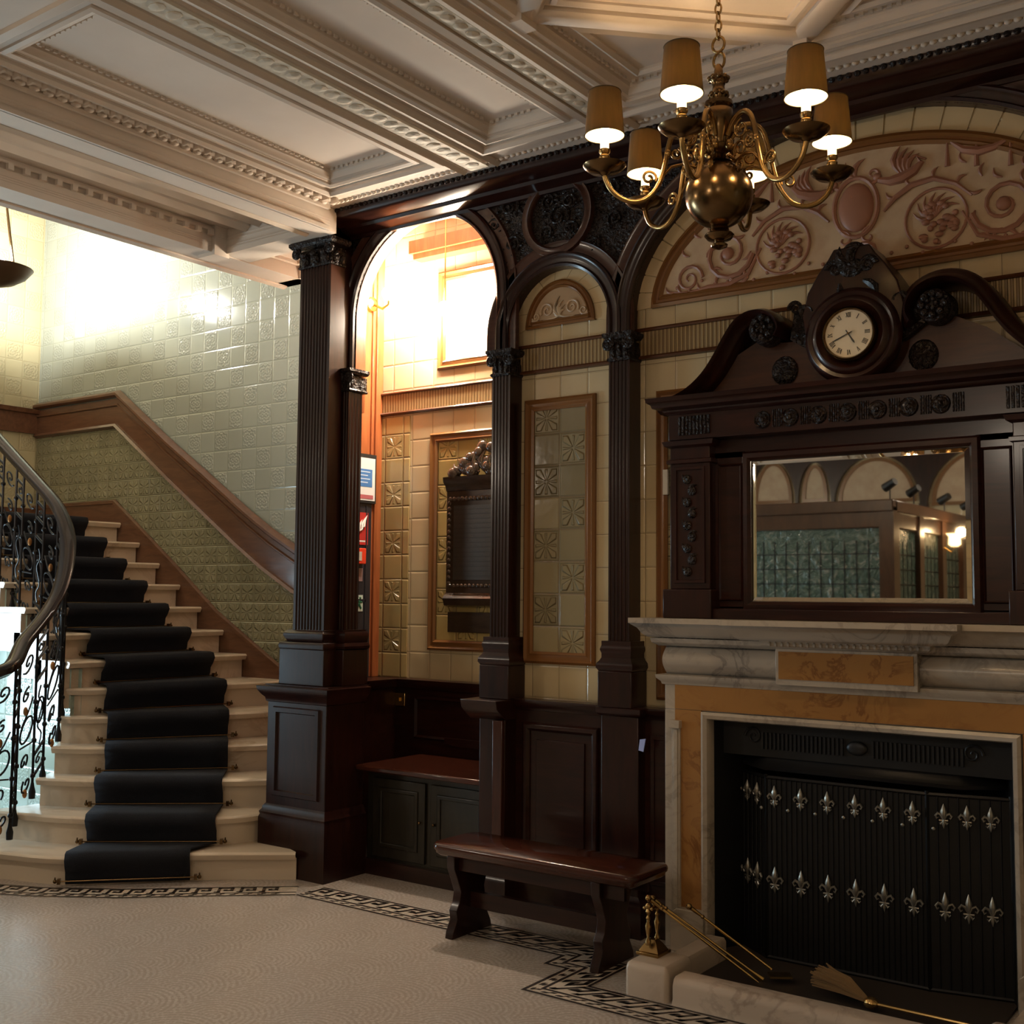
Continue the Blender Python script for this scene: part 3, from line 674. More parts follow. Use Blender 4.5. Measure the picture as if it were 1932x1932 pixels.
# walk along the path
cum=[0]
for a_,b_ in zip(BV,BV[1:]): cum.append(cum[-1]+Vector((b_.x-a_.x,b_.y-a_.y,0)).length)
def at_s(s):
    j=0
    while j<len(cum)-2 and cum[j+1]<s: j+=1
    u=(s-cum[j])/max(1e-6,cum[j+1]-cum[j]); p=BV[j].lerp(BV[j+1],u); t=(BV[j+1]-BV[j]); t.z=0; t.normalize(); return p,t
s=.10; k=0; seg=[]
GILD=newmat('worn_gilding',.4,.7,(.32,.15,.05))[0]
def footz(p):
    # height of the tread below a point of the path
    best=0
    for i in range(1,14):
        if p.x<=LLp[i][0]+.0+.03 and (i>3 or p.y>=LLp[i][1]-.03): best=max(best,ZS[i])
    return best
pts=[]
while s<cum[-1]-.1:
    pts.append(s); s+= .16 if k%2==0 else .085
    k+=1
for k,s in enumerate(pts):
    p,t=at_s(s); zf=p.z-.01
    mb=MB(); top=p.z+.92
    mb.tube([(p.x,p.y,zf),(p.x,p.y,top)],.0085,6)
    for h in (.1,.30,.52,.72): mb.lathe(p.x,p.y,[(.008,-.014),(.015,-.006),(.015,.006),(.008,.014)],8,c0=zf+h)
    mb.lathe(p.x,p.y,[(.018,-.03),(.02,.01),(.012,.04),(.009,.06)],8,c0=zf)
    obj('baluster',mb,IRON,bal)
    if k+1<len(pts):
        q,t2=at_s(pts[k+1]); wd=(Vector((q.x-p.x,q.y-p.y,0))).length; zz=(q.z-p.z)
        def mp(u,v,fr=0):  # u 0..1 across, v height
            return (p.x+(q.x-p.x)*u,p.y+(q.y-p.y)*u,p.z+zz*u+v)
        mb=MB()
        def curl(cu,cv,r,t0,t1,rad=.006,r1=.15,n=16):
            mb.tube([mp(cu+x_/wd,cv+y_) for x_,y_ in spiral((0,0),r,r*r1,t0,t1,n)],rad,6)
        if k%2==0:
            R_=wd*.33
            curl(.5,.80,R_,-2.6,5.6); curl(.45,.62,R_*.75,1.0,8.4)
            mb.tube([mp(.5+.36*C(a_),.42+.062*S(a_)) for a_ in [2*PI*i/16 for i in range(17)]],.006,6)
            curl(.4,.25,R_*.8,-1,6.5); curl(.62,.10,R_*.9,2.2,9.5)
            mb.tube([mp(.85,.56),mp(.6,.51),mp(.2,.47)],.005,6); mb.tube([mp(.15,.36),mp(.5,.33),mp(.85,.30)],.005,6)
            obj('scroll_panel',mb,IRON,bal)
            lf=MB()
            for u,v in ((.42,.535),(.55,.055)):
                c=mp(u,v); lf.ball(c,(.014,.014,.026),8,6)
            obj('gilded_leaf',lf,GILD,bal)
        else:
            for v in (.08,.2,.62,.74,.84): mb.tube([mp(.0,v),mp(1,v)],.008,6)
            mb.tube([mp(.5+.35*C(a_),.42+.07*S(a_)) for a_ in [2*PI*i/14 for i in range(15)]],.006,6)
            mb.tube([mp(.5+.2*S(i*.9),.22+.34*i/14) for i in range(15)],.005,5)
            curl(.5,.14,wd*.36,0,7,.005); curl(.5,.79,wd*.34,2,9,.005)
            obj('lattice_panel',mb,IRON,bal)
# ================================================================ ARCADE WOODWORK
def ringm(mb,x0,x1,yf,yb,prof): mb.sweep([(x0,yb,0),(x0,yf,0),(x1,yf,0),(x1,yb,0)],prof,Zu)
def fluted(x0,x1,yf,yb,n,z0,z1,side=0,depth=.008):
    mb=MB(); w_=(x1-x0); m_=w_*.06; fw=(w_-2*m_)/n; P=[(x0,yb),(x0,yf),(x0+m_,yf)]
    for i in range(n):
        a_=x0+m_+i*fw; g=fw*.16
        P+=[(a_+g,yf)]+[(a_+fw/2-(fw/2-g)*C(PI*j/6),yf+depth*S(PI*j/6)) for j in range(1,6)]+[(a_+fw-g,yf)]
    P+=[(x1,yf)]
    if side:
        d=(yb-yf); fs=d/side
        for i in range(side):
            a_=yf+i*fs; g=fs*.2; P+=[(x1,a_+g)]+[(x1-depth*S(PI*j/4),a_+fs/2-(fs/2-g)*C(PI*j/4)) for j in range(1,4)]+[(x1,a_+fs-g)]
    P+=[(x1,yb)]; mb.vprism(P,z0,z1); return mb
def capital(x0,x1,yf,yb,z0,z1,vol=True):
    mb=MB(); h=z1-z0; w_=x1-x0; e=w_*.16
    mb.vprism([(x0-e*.2,yb),(x0-e*.2,yf-e*.1),(x1+e*.2,yf-e*.1),(x1+e*.2,yb)],z0,z0+h*.7)
    ringm(mb,x0-e,x1+e,yf-e,yb,[(-.01,z1-h*.2),(.0,z1-h*.2),(.012,z1-h*.12),(.012,z1),(-.01,z1)]); mb.box(x0-e,x1+e,yf-e,yb,z1-h*.22,z1)
    ringm(mb,x0,x1,yf,yb,[(0,z0),(.008,z0),(.012,z0+.008),(.008,z0+.016),(0,z0+.016)])
    n=3
    for i in range(n):
        x=x0+w_*(i+.5)/n; mb.ball((x,yf-e*.25,z0+h*.3),(w_/n*.42,e*.5,h*.28),8,6); mb.ball((x,yf-e*.65,z0+h*.5),(w_/n*.3,e*.4,h*.1),8,5)
    for i in range(2):
        y=yf+(yb-yf)*(i+.5)/2; mb.ball((x1+e*.25,y,z0+h*.3),(e*.5,(yb-yf)*.2,h*.28),8,6)
    for sx,x in ((-1,x0-e*.3),(1,x1+e*.3)):
        L=[(x+sx*(.0+q[0]),yf-e*.7,z0+h*.62+q[1]) for q in spiral((0,0),h*.24,h*.03,PI/2,PI/2+4.5*PI,26)]
        mb.tube(L,[h*.06]*len(L),6)
        mb.ball((x,yf-e*.75,z0+h*.62),(h*.09,h*.09,h*.09),8,6)
    return mb
pier=thing('timber_pier','massive dark mahogany fluted pier on a tall panelled pedestal at the stair foot','pier',(-4.75,4.6,0))
px0,px1,pyf,pyb=-4.83,-4.585,4.55,4.66
pm=MB().box(-4.965,-4.50,4.50,4.80,0,1.0)
obj('pedestal',pm,MAHO,pier,bev=.004)
pp=MB()
ringm(pp,-4.965,-4.50,4.50,4.80,[(0,0),(.028,0),(.028,.30),(.022,.315),(.026,.33),(.014,.345),(.012,.36),(0,.375)])
ringm(pp,-4.965,-4.50,4.50,4.80,[(0,.94),(.008,.945),(.012,.965),(.03,.985),(.045,1.01),(.048,1.03),(.0,1.04)]); pp.box(-4.98,-4.48,4.49,4.82,1.0,1.04)
obj('pedestal_moulding',pp,MAHO,pier)
f=MB(); rectframe(f,-4.90,-4.565,.44,.90,4.50,[(-.018,0),(-.012,.012),(.012,.012),(.018,0)]); obj('pedestal_panel',f,MAHO,pier)
pl=MB().vprism([(-4.90,4.80),(-4.915,4.53),(-4.56,4.53),(-4.56,4.80)],1.04,1.25)
ringm(pl,-4.90,-4.57,4.535,4.80,[(0,1.235),(.012,1.24),(.016,1.26),(.01,1.278),(-.03,1.285),(-.03,1.235)])
ringm(pl,-4.87,-4.59,4.55,4.80,[(0,1.28),(.004,1.285),(.02,1.315),(.02,1.33),(.004,1.345),(-.02,1.35),(-.02,1.28)])
pl.box(-4.87,-4.58,4.55,4.80,1.25,1.35)
obj('shaft_base',pl,MAHO,pier,bev=.004)
obj('shaft',fluted(px0,px1,pyf,pyb,9,1.34,3.50),MAHO,pier)
obj('capital',capital(px0,px1,pyf,pyb,3.42,3.565),CARVE,pier)
obj('core',MB().box(-4.80,-4.60,4.62,4.80,0.9,3.56),MAHO,pier)
# respond half pilaster of the arch
rs=thing('half_pilaster','slim carved half pilaster against the right side of the big pier','pilaster',(-4.57,4.7,1.04))
obj('plinth',MB().box(-4.60,-4.50,4.62,4.82,1.04,1.24),MAHO,rs,bev=.004)
bs=MB(); ringm(bs,-4.60,-4.51,4.64,4.82,[(0,1.24),(.02,1.245),(.024,1.26),(.016,1.275),(.002,1.28),(.012,1.31),(.012,1.325),(0,1.34)]); bs.box(-4.60,-4.52,4.64,4.82,1.23,1.35); obj('base_moulding',bs,MAHOH,rs)
obj('shaft',fluted(-4.60,-4.535,4.66,4.77,3,1.34,2.70,side=4,depth=.005),MAHO,rs)
obj('capital',capital(-4.60,-4.53,4.66,4.80,2.70,2.83),CARVE,rs)
# arcade plate with three visible arches
arcd=thing('arcade_screen','dark carved mahogany arcade of round arches under the plaster ceiling','arcade',(-2.6,4.75,2.8))
ZT=3.72
pc=[(-4.60,2.80),(-4.575,2.80)]
A1=dict(cx=-4.06,cz=3.14,a=.515,b=.515); A2=dict(cx=-3.165,cz=2.905,a=.305,b=.305); A3=dict(cx=-1.65,cz=2.90,a=1.09,b=.74); A4=dict(cx=-.135,cz=2.905,a=.305,b=.305)
def archpts(A,n=28,grow=0,z0=2.80):
    P=[(A['cx']+(A['a']+grow)*C(PI-PI*i/n),A['cz']+(A['b']+grow)*S(PI-PI*i/n)) for i in range(n+1)]
    return [(P[0][0],z0)]+P+[(P[-1][0],z0)]
poly=[(-4.60,2.82)]+archpts(A1)+archpts(A2,22)+archpts(A3,40)+archpts(A4,18)+[(2.0,2.8),(2.0,ZT),(-4.60,ZT)]
def plate(poly,y0,y1,holes=[]):
    mb=MB(); bm=bmesh.new(); loops=[poly]+holes; es=[]
    for L in loops:
        vs=[bm.verts.new((x,y0,z)) for x,z in L]
        es+=[bm.edges.new((vs[i],vs[(i+1)%len(vs)])) for i in range(len(vs))]
    bmesh.ops.triangle_fill(bm,use_beauty=True,use_dissolve=False,edges=es)
    bm.verts.index_update(); V=[tuple(v.co) for v in bm.verts]; F=[tuple(v.index for v in f.verts) for f in bm.faces]; n=len(V)
    mb.add(V+[(x,y1,z) for x,_,z in V],F+[tuple(i+n for i in f[::-1]) for f in F]+[(e.verts[0].index,e.verts[1].index,e.verts[1].index+n,e.verts[0].index+n) for e in bm.edges if len(e.link_faces)==1])
    bm.free(); return mb
obj('spandrel_board',plate(poly,4.74,4.748),CARVE,arcd)
obj('backing_board',plate(poly,4.748,4.80),MAHO,arcd)
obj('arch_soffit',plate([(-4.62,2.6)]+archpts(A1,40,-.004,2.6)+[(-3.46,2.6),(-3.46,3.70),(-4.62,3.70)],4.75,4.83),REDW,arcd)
am=[(.0,-.02),(.0,.016),(.012,.024),(.020,.014),(.03,.018),(.05,.018),(.062,.03),(.072,.026),(.076,0),(.076,-.02)]
def archpath(A,y,n=40,grow=0,z0=2.80): return [(x,y,z) for x,z in archpts(A,n,grow,z0)][::-1]
for A,n in ((A1,44),(A2,30),(A3,60),(A4,20)):
    mb=MB().sweep(archpath(A,4.74,n,0),am,Yd); obj('arch_moulding',mb,MAHO,arcd,smooth=50)
    mb=MB().sweep(archpath(A,4.74,n,.076),[(0,0),(0,.008),(.04,.008),(.055,.016),(.062,0)],Yd); obj('outer_arch_band',mb,wood('reddish_arch_band',(.04,.014,.009),(.07,.026,.016)) if A is A1 else bpy.data.materials['reddish_arch_band'],arcd)
# bead row on the big-light arch
mb=MB(); P=archpath(A1,4.722,96,.012)
for p in P[1:-1]: mb.ball((p[0],p[1],p[2]),.006,6,4)
for z in [2.82+.017*i for i in range(19)]:
    for x in (A1['cx']-A1['a']-.012,A1['cx']+A1['a']+.012): mb.ball((x,4.722,z),.006,6,4)
obj('bead_row',mb,MAHO,arcd)
# roundel
def circ(cx,cz,r,y,n=36): return [(cx+r*C(2*PI*i/n),y,cz+r*S(2*PI*i/n)) for i in range(n)]
for cx in (-3.165,-.135):
    mb=MB().sweep(circ(cx,3.475,.165,4.74),[(0,0),(0,.02),(.01,.03),(.03,.02),(.045,.026),(.05,0)],Yd,closed=True); obj('roundel_ring',mb,bpy.data.materials['reddish_arch_band'],arcd,smooth=50)
def leafwork(mb,pts,y,s,rad,both=False):
    for cx,cz,d,sc_ in pts:
        L=[(cx+d*q[0],y-.004,cz+q[1]) for q in spiral((0,0),s*sc_,s*sc_*.12,-.9,-.9+3.1*PI,22)]
        mb.tube(L,[rad*(.5+.5*abs(S(j*.8))) for j in range(len(L))],5)
        mb.ball((cx,y-.006,cz),(s*sc_*.2,rad*1.4,s*sc_*.2),8,5)
        for j in range(5):
            a_=j*1.25+cx*7; mb.ball((cx+d*s*sc_*1.25*C(a_),y-.003,cz+s*sc_*1.25*S(a_)),(s*sc_*.24,rad,s*sc_*.13),7,4)
mb=MB(); leafwork(mb,[(-3.165,3.475,1,1),(-3.23,3.40,-1,.6),(-3.10,3.54,1,.6),(-3.22,3.56,-1,.6),(-3.09,3.40,1,.6)],4.738,.07,.009); obj('roundel_carving',mb,CARVE,arcd)
mb=MB(); leafwork(mb,[(-3.47,3.58,1,1),(-3.57,3.50,-1,.7),(-3.45,3.38,1,.8),(-3.50,3.24,-1,.6),(-2.86,3.56,1,.9),(-2.83,3.40,-1,.7),(-2.72,3.58,1,.6),(-2.95,3.3,1,.5)],4.738,.062,.009); obj('spandrel_carving',mb,CARVE,arcd)
# cornice with carved top band
cp=[(0,3.60),(.02,3.60),(.03,3.615),(.10,3.63),(.11,3.645),(.22,3.65),(.24,3.665),(.25,3.70),(.25,3.715),(0,3.72)]
mb=MB().sweep([(-4.60,4.74,0),(2.0,4.74,0)],cp,Zu); obj('cornice',mb,MAHOH,arcd)
mb=MB(); x=-4.56
while x<.6:
    mb.ball((x,4.487,3.690),(.014,.008,.013),7,5); x+=.036
obj('cornice_leaf_row',mb,CARVE,arcd)
# slender pilasters
def pilaster(xc,label,w_=.115,console=False):
    t=thing('pilaster',label,'pilaster',(xc,4.70,1.03),'slender pilasters of the arcade'); x0,x1=xc-w_/2,xc+w_/2
    obj('shaft',fluted(x0,x1,4.695,4.80,5,1.33,2.70,depth=.006),MAHO,t)
    obj('capital',capital(x0+.005,x1-.005,4.695,4.80,2.68,2.815),CARVE,t)
    b=MB().box(x0-.022,x1+.022,4.67,4.80,1.20,1.34)
    ringm(b,x0-.022,x1+.022,4.67,4.80,[(-.02,1.33),(-.012,1.335),(0,1.32),(.006,1.30),(-.004,1.27),(.006,1.25),(.018,1.235),(.02,1.215),(.01,1.20),(-.02,1.20)])
    obj('base_moulding',b,MAHOH,t); b=MB().box(x0-.035,x1+.035,4.655,4.80,1.03,1.20); obj('plinth',b,MAHO,t,bev=.005)
    return t
p2=pilaster(-3.485,'slender dark fluted pilaster at the right edge of the bright alcove arch')
p3=pilaster(-2.78,'slender dark fluted pilaster between the tile panel and the mirror overmantel')
pilaster(-.52,'slender dark fluted pilaster on the far side of the fireplace')
pilaster(.19,'slender dark fluted pilaster furthest right beyond the fireplace')
dd=MB().box(-.80,2.0,4.735,YW,0,1.03); rp_=struct('wall_panelling_right',dd,MAHOH)
q=MB()
for x0,x1 in ((-.42,.08),(.32,1.0),(1.15,1.85)): q.sweep([(x1,4.737,.24),(x1,4.737,.88),(x0,4.737,.88),(x0,4.737,.24)],[(-.02,0),(-.02,.008),(-.005,.022),(.012,.022),(.022,0)],Yd,closed=True)
q.sweep([(-.80,4.74,0),(2.0,4.74,0)],[(0,.98),(.012,.98),(.02,1.0),(.04,1.015),(.045,1.035),(-.06,1.035),(-.06,.98)],Zu); q.sweep([(-.80,4.74,0),(2.0,4.74,0)],[(0,0),(.03,0),(.03,.14),(.015,.17),(0,.18)],Zu)
struct('panel_moulding',q,MAHOH,rp_)
# pier under P2 with projecting ledge
t=thing('pilaster_pedestal','plain dark wood pedestal with projecting ledge under the alcove pilaster','pedestal',(-3.48,4.7,0))
obj('body',MB().box(-3.56,-3.40,4.64,4.80,0,1.0),MAHO,t,bev=.004)
obj('side_pilaster',MB().box(-3.46,-3.40,4.615,4.64,.18,.93),wood('glossy_mahogany',(.035,.011,.008),(.06,.018,.012),rough=.16,sc_=(14,14,1.6)),t,bev=.004)
obj('ledge',MB().xprism([(4.64,.93),(4.60,.96),(4.565,.99),(4.555,1.03),(4.80,1.03),(4.80,.93)],-3.62,-3.395),MAHOH,t,bev=.003)
b=MB(); ringm(b,-3.56,-3.40,4.64,4.80,[(0,0),(.03,0),(.03,.14),(.015,.17),(0,.18)]); obj('skirting',b,MAHO,t)
t=thing('pilaster_pedestal','narrow dark wood pedestal under the pilaster beside the fireplace','pedestal',(-2.75,4.7,0))
obj('body',MB().box(-2.86,-2.66,4.67,4.80,0,1.03),MAHO,t,bev=.004)
b=MB(); ringm(b,-2.86,-2.66,4.67,4.80,[(0,.99),(.01,.995),(.02,1.01),(.02,1.03),(0,1.035)]); ringm(b,-2.86,-2.66,4.67,4.80,[(0,0),(.03,0),(.03,.14),(.015,.17),(0,.18)]); obj('moulding',b,MAHOH,t)
# cupboard in the alcove
cb=thing('window_seat_cupboard','low dark cupboard with red mahogany top filling the alcove','cupboard',(-4.0,5.0,0))
obj('carcass',MB().box(-4.49,-3.57,4.83,5.29,0,.57),wood('green_black_oak',(.012,.010,.006),(.024,.018,.010),sc_=(14,14,1.6),rough=.4),cb)
obj('top',MB().box(-4.49,-3.575,4.72,5.29,.575,.605),SEAT,cb,bev=.008)
b=MB(); 
for x0,x1 in ((-4.44,-4.06),(-4.02,-3.62)):
    d=MB().box(x0,x1,4.815,4.835,.10,.53); rectframe(d,x0+.06,x1-.06,.17,.47,4.815,[(-.014,0),(-.01,.008),(.01,.008),(.014,0)]); 
    dd_=obj('door',d,bpy.data.materials['green_black_oak'],cb,bev=.003); obj('knob',MB().ball((x1-.03 if x0<-4.1 else x0+.03,4.805,.32),.009,8,6),BRASSD,dd_)
obj('plinth',MB().box(-4.49,-3.57,4.80,4.85,0,.08),MAHOH,cb)
# ================================================================ bench
bn=thing('bench','polished dark mahogany bench with shaped plank legs in front of the panelling','bench',(-2.9,4.28,0))
s_=MB(); o0,o1,y0,y1=-3.44,-2.36,4.11,4.44
def rr_(x0,x1,y0,y1,r,n=6):
    P=[]
    for cx,cy,t0 in ((x1-r,y0+r,-PI/2),(x1-r,y1-r,0),(x0+r,y1-r,PI/2),(x0+r,y0+r,PI)):
        P+=[(cx+r*C(t0+PI/2*i/n),cy+r*S(t0+PI/2*i/n)) for i in range(n+1)]
    return P
def layer(x0,x1,y0,y1,r,zs):
    L=[]
    for d,z in zs: L.append([(x,y,z) for x,y in rr_(x0+d,x1-d,y0+d,y1-d,max(.004,r-d))])
    return L
s_.ring(layer(o0,o1,y0,y1,.055,[(.030,.362),(.012,.375),(.010,.385),(.002,.392),(0,.402),(.003,.412),(.012,.42)]))
obj('seat',s_,SEAT,bn,smooth=50)
obj('apron',MB().box(-3.36,-2.44,4.17,4.19,.30,.37).box(-3.36,-2.44,4.36,4.38,.30,.37),MAHOH,bn)
def legshape(w_):
    L=[(w_*1.0,.365),(w_*.98,.31),(w_*.80,.26),(w_*.62,.20),(w_*.70,.15),(w_*.85,.12),(w_*.80,.08),(w_*1.0,.03),(w_*1.05,0)]
    return L
for xc in (-3.33,-2.56):
    L=legshape(.14); P=[(4.275+a_,z) for a_,z in L]+[(4.275-a_,z) for a_,z in L[::-1]]
    obj('leg',MB().xprism(P,xc-.022,xc+.022),MAHO,bn,bev=.003)
obj('stretcher',MB().box(-3.33,-2.56,4.26,4.29,.12,.19),MAHOH,bn)
# ================================================================ LUNETTES
def lunette(cx,cz,a,b,y,label,ground,relief,draw,wd=.05,group=None):
    t=thing('relief_lunette',label,'lunette',(cx,y,cz),group)
    def half(k,n=40): return [(cx+(a-k)*C(PI*i/n),cz+k*.9+(b-k*1.4)*S(PI*i/n)) for i in range(n+1)]
    obj('ground',MB().yprism(half(wd*.8),y-.014,y),ground,t)
    P=[(x,y,z) for x,z in half(0)]
    pr_=[(0,0),(0,.020),(-wd*.25,.028),(-wd*.4,.016),(-wd*.6,.016),(-wd*.75,.026),(-wd,.016),(-wd,0)]
    obj('moulded_frame',MB().sweep(P,pr_,Yd,closed=True),BRN,t,smooth=45)
    mb=MB(); draw(mb,cx,cz,y-.016); obj('relief',mb,relief,t)
    return t
def curlm(mb,cx,cz,y,r,t0,t1,d=1,rad=.009,r1=.12,n=24):
    mb.tube([(cx+d*q[0],y,cz+q[1]) for q in spiral((0,0),r,r*r1,t0,t1,n)],[rad*(1.1-.6*i/n) for i in range(n+1)],6)
def leaf(mb,x,z,y,l,w_,ang):
    mb.tube([(x+l*u*C(ang)-.25*l*S(PI*u)*S(ang),y,z+l*u*S(ang)+.25*l*S(PI*u)*C(ang)) for u in (0,.25,.5,.75,1)],[w_*.4,w_,w_*1.1,w_*.7,.001],6)
def bigrelief(mb,cx,cz,y):
    z0=cz
    # shield and cartouche in the middle
    mb.ball((cx,y,z0+.30),(.078,.022,.108),20,12); mb.tube([(cx+.096*C(t),y,z0+.30+.13*S(t)) for t in [2*PI*i/28 for i in range(28)]],.011,6,closed=True)
    for d in(-1,1):
        curlm(mb,cx+d*.075,z0+.43,y,.035,-1.6,4.5,d); curlm(mb,cx+d*.055,z0+.165,y,.04,1.2,7,d); leaf(mb,cx,z0+.43,y,.09,.012,PI/2+d*.5); leaf(mb,cx+d*.02,z0+.14,y,.10,.014,-PI/2+d*.7)
        # winged beast beside the shield (generic)
        mb.tube([(cx+d*x,y-.002,z0+z) for x,z in ((.10,.40),(.15,.385),(.20,.39),(.25,.41),(.28,.44),(.26,.47),(.30,.45))],[.012,.02,.024,.02,.013,.009,.004],7)
        mb.ball((cx+d*.095,y-.004,z0+.415),(.02,.014,.017),8,6)
        for j in range(4): leaf(mb,cx+d*(.19+.012*j),z0+.41,y-.003,.12-.012*j,.012,PI/2-d*(.05+.18*j) if d>0 else PI/2+(.05+.18*j))
        # vine ring with a spray of fruit
        x1,z1=cx+d*.335,z0+.19
        mb.tube([(x1+.125*C(t),y,z1+.125*S(t)) for t in [2*PI*i/30 for i in range(30)]],.007,6,closed=True)
        random.seed(5)
        for j in range(26):
            a_=random.random()*2*PI; r_=.085*math.sqrt(random.random()); mb.ball((x1+r_*C(a_),y-.004,z1-.02+r_*S(a_)),(.014+.008*random.random(),.010,.013),7,5)
        for j in range(7): leaf(mb,x1,z1+.01,y,.10,.009,PI*.1+PI*.8*j/6)
        # acanthus scroll linking outward
        mb.tube([(cx+d*x,y,z0+z) for x,z in ((.12,.26),(.17,.31),(.24,.35),(.33,.36),(.42,.32),(.48,.26))],[.006,.012,.014,.013,.010,.006],6)
        for x,z,a_ in ((.24,.35,2.0),(.33,.36,1.2),(.42,.32,.6),(.17,.31,2.5)): leaf(mb,cx+d*x,z0+z,y,.05,.008,a_ if d>0 else PI-a_)
        # garland above
        mb.tube([(cx+d*x,y,z0+z) for x,z in ((.40,.50),(.45,.455),(.51,.435),(.57,.44),(.62,.46))],[.006,.016,.02,.015,.006],7)
        for x in (.385,.50,.63): mb.tube([(cx+d*x,y,z0+.50-.2*(x-.38)),(cx+d*x,y,z0+.40-.2*(x-.38))],[.004,.012],6)
        # outer large scroll with rosette
        curlm(mb,cx+d*.60,z0+.20,y,.125,PI*1.05,PI*1.05+3.6*PI,d,.012); mb.ball((cx+d*.60,y-.004,z0+.20),(.03,.014,.03),10,6)
        for j in range(8): leaf(mb,cx+d*(.60+.11*C(j*.8)),z0+.20+.11*S(j*.8),y,.055,.008,j*.8+.6)
        curlm(mb,cx+d*.80,z0+.11,y,.07,0,3.3*PI,-d,.009)
        mb.tube([(cx+d*x,y,z0+z) for x,z in ((.44,.20),(.50,.09),(.60,.055),(.70,.06),(.80,.045),(.88,.06))],[.006,.010,.012,.010,.008,.004],6)
        for x,z,a_ in ((.50,.09,-.6),(.56,.06,.9),(.66,.06,2),(.72,.05,.8),(.84,.05,1.4),(.88,.06,.6),(.74,.30,1),(.70,.33,2),(.80,.22,.9),(.52,.33,1.4),(.46,.40,2)): leaf(mb,cx+d*x,z0+z,y,.055,.008,a_ if d>0 else PI-a_)
        for j in range(12): mb.ball((cx+d*(.15+.065*j),y-.002,z0+.075+.02*S(j*2.3)),(.009,.006,.009),6,4)
lunette(-1.65,2.935,1.005,.60,YW,'great lunette of pink and buff scrolling relief above the clock and mirror',BUFF,PINK,bigrelief,.058)
def smallrelief(mb,cx,cz,y):
    for d in (-1,1):
        curlm(mb,cx+d*.075,cz+.085,y,.042,-.5,3*PI,d,.006); curlm(mb,cx+d*.145,cz+.06,y,.026,PI,4*PI,-d,.005)
        mb.tube([(cx+d*x,y,cz+z) for x,z in ((0,.05),(.03,.04),(.08,.035),(.14,.03),(.18,.045))],.005,5)
        for j in range(4): leaf(mb,cx,cz+.05,y,.10-.02*j,.008,PI/2+d*.28*j)
lunette(-3.185,2.925,.21,.235,YW,'small half round relief panel under the narrow arch',BUFFR,BUFF,smallrelief,.04)
# radial cream border tiles round both lunettes
CG=newmat('cream_border_glaze',.13)[0]; CG.node_tree.nodes['Principled BSDF'].inputs['Base Color'].default_value=(.60,.46,.27,1)
def vouss(name,A,B,n,label):
    t=MB()
    for i in range(n):
        t0,t1=PI*i/n+.004,PI*(i+1)/n-.004; m_=4; P=[]
        for j in range(m_+1): u=t0+(t1-t0)*j/m_; P.append((A[0]+A[2]*C(u),A[1]+A[3]*S(u)))
        for j in range(m_,-1,-1): u=t0+(t1-t0)*j/m_; P.append((B[0]+B[2]*C(u),B[1]+B[3]*S(u)))
        t.yprism(P,YW-.007,YW)
    o=struct(name,t,CG,smooth=0); return o
vouss('trim_8',(-1.65,2.935,1.10,.75),(-1.65,2.94,1.0,.60),26,'')
vouss('trim_9',(-3.165,2.905,.31,.31),(-3.185,2.93,.21,.235),9,'')
# ================================================================ CHIMNEYPIECE
CX=-1.66
ch=thing('chimneypiece','grey and yellow marble fireplace surround with deep moulded mantel shelf','fireplace',(CX,4.6,0))
def mir(x): return 2*CX-x
L0,L1=-2.51,-2.32; YF=4.65
def both(f):
    f(L0,L1,-1); f(mir(L1),mir(L0),1)
mb=MB(); both(lambda a_,b_,s:mb.box(a_,b_,YF,YW,0,1.16)); mb.box(L0,mir(L0),YF,YW,1.045,1.16); 
for side in (-1,1):
    j=MB(); x0,x1=(L0,L1) if side<0 else (mir(L1),mir(L0)); j.box(x0,x1,YF,YW,0,1.045); obj('jamb',j,MARB,ch,bev=.003)
obj('lintel',MB().box(L0,mir(L0),YF,YW,1.045,1.16),MARB,ch,bev=.003)
for side in (-1,1):
    x0,x1=(L0+.055,L1-.005) if side<0 else (mir(L1)+.005,mir(L0)-.055)
    obj('siena_jamb_inlay',MB().box(x0,x1,YF-.008,YF,.17,1.048),SIENA,ch)
    xs=(L0+.045,L0+.085) if side<0 else (mir(L0)-.085,mir(L0)-.045)
    q=MB().box(xs[0],xs[1],YF-.02,YF,.10,.985); q.box(xs[0]+.01,xs[1]-.01,YF-.026,YF,.12,.96); q.box(xs[0]-.008,xs[1]+.004,YF-.035,YF,.965,1.0)
    obj('jamb_pilaster',q,MARB,ch,bev=.002)
    xs=(L0+.05,L1+.02) if side<0 else (mir(L1)-.02,mir(L0)-.05)
    obj('jamb_plinth',MB().yprism([(xs[0],0),(xs[1],0),(xs[1],.16),(xs[1]-.03,.185),(xs[0]+.03,.185),(xs[0],.16)],YF-.05,YF),MARB,ch,bev=.004)
obj('siena_lintel_inlay',MB().box(L0+.055,mir(L0)-.055,YF-.0085,YF,1.05,1.157),SIENA,ch)
q=MB().sweep([(mir(L1),YF,0),(mir(L1),YF,1.045),(L1,YF,1.045),(L1,YF,0)],[(0,0),(0,.022),(-.012,.03),(-.028,.022),(-.034,.006),(-.034,-.06),(0,-.06)],Yd)
obj('opening_frame',q,MARB,ch)
q=MB(); ringm(q,L0,mir(L0),YF,YW,[(0,1.155),(.01,1.158),(.014,1.17),(.03,1.185),(.034,1.20),(.0,1.205)]); obj('frieze_base_moulding',q,MARB,ch)
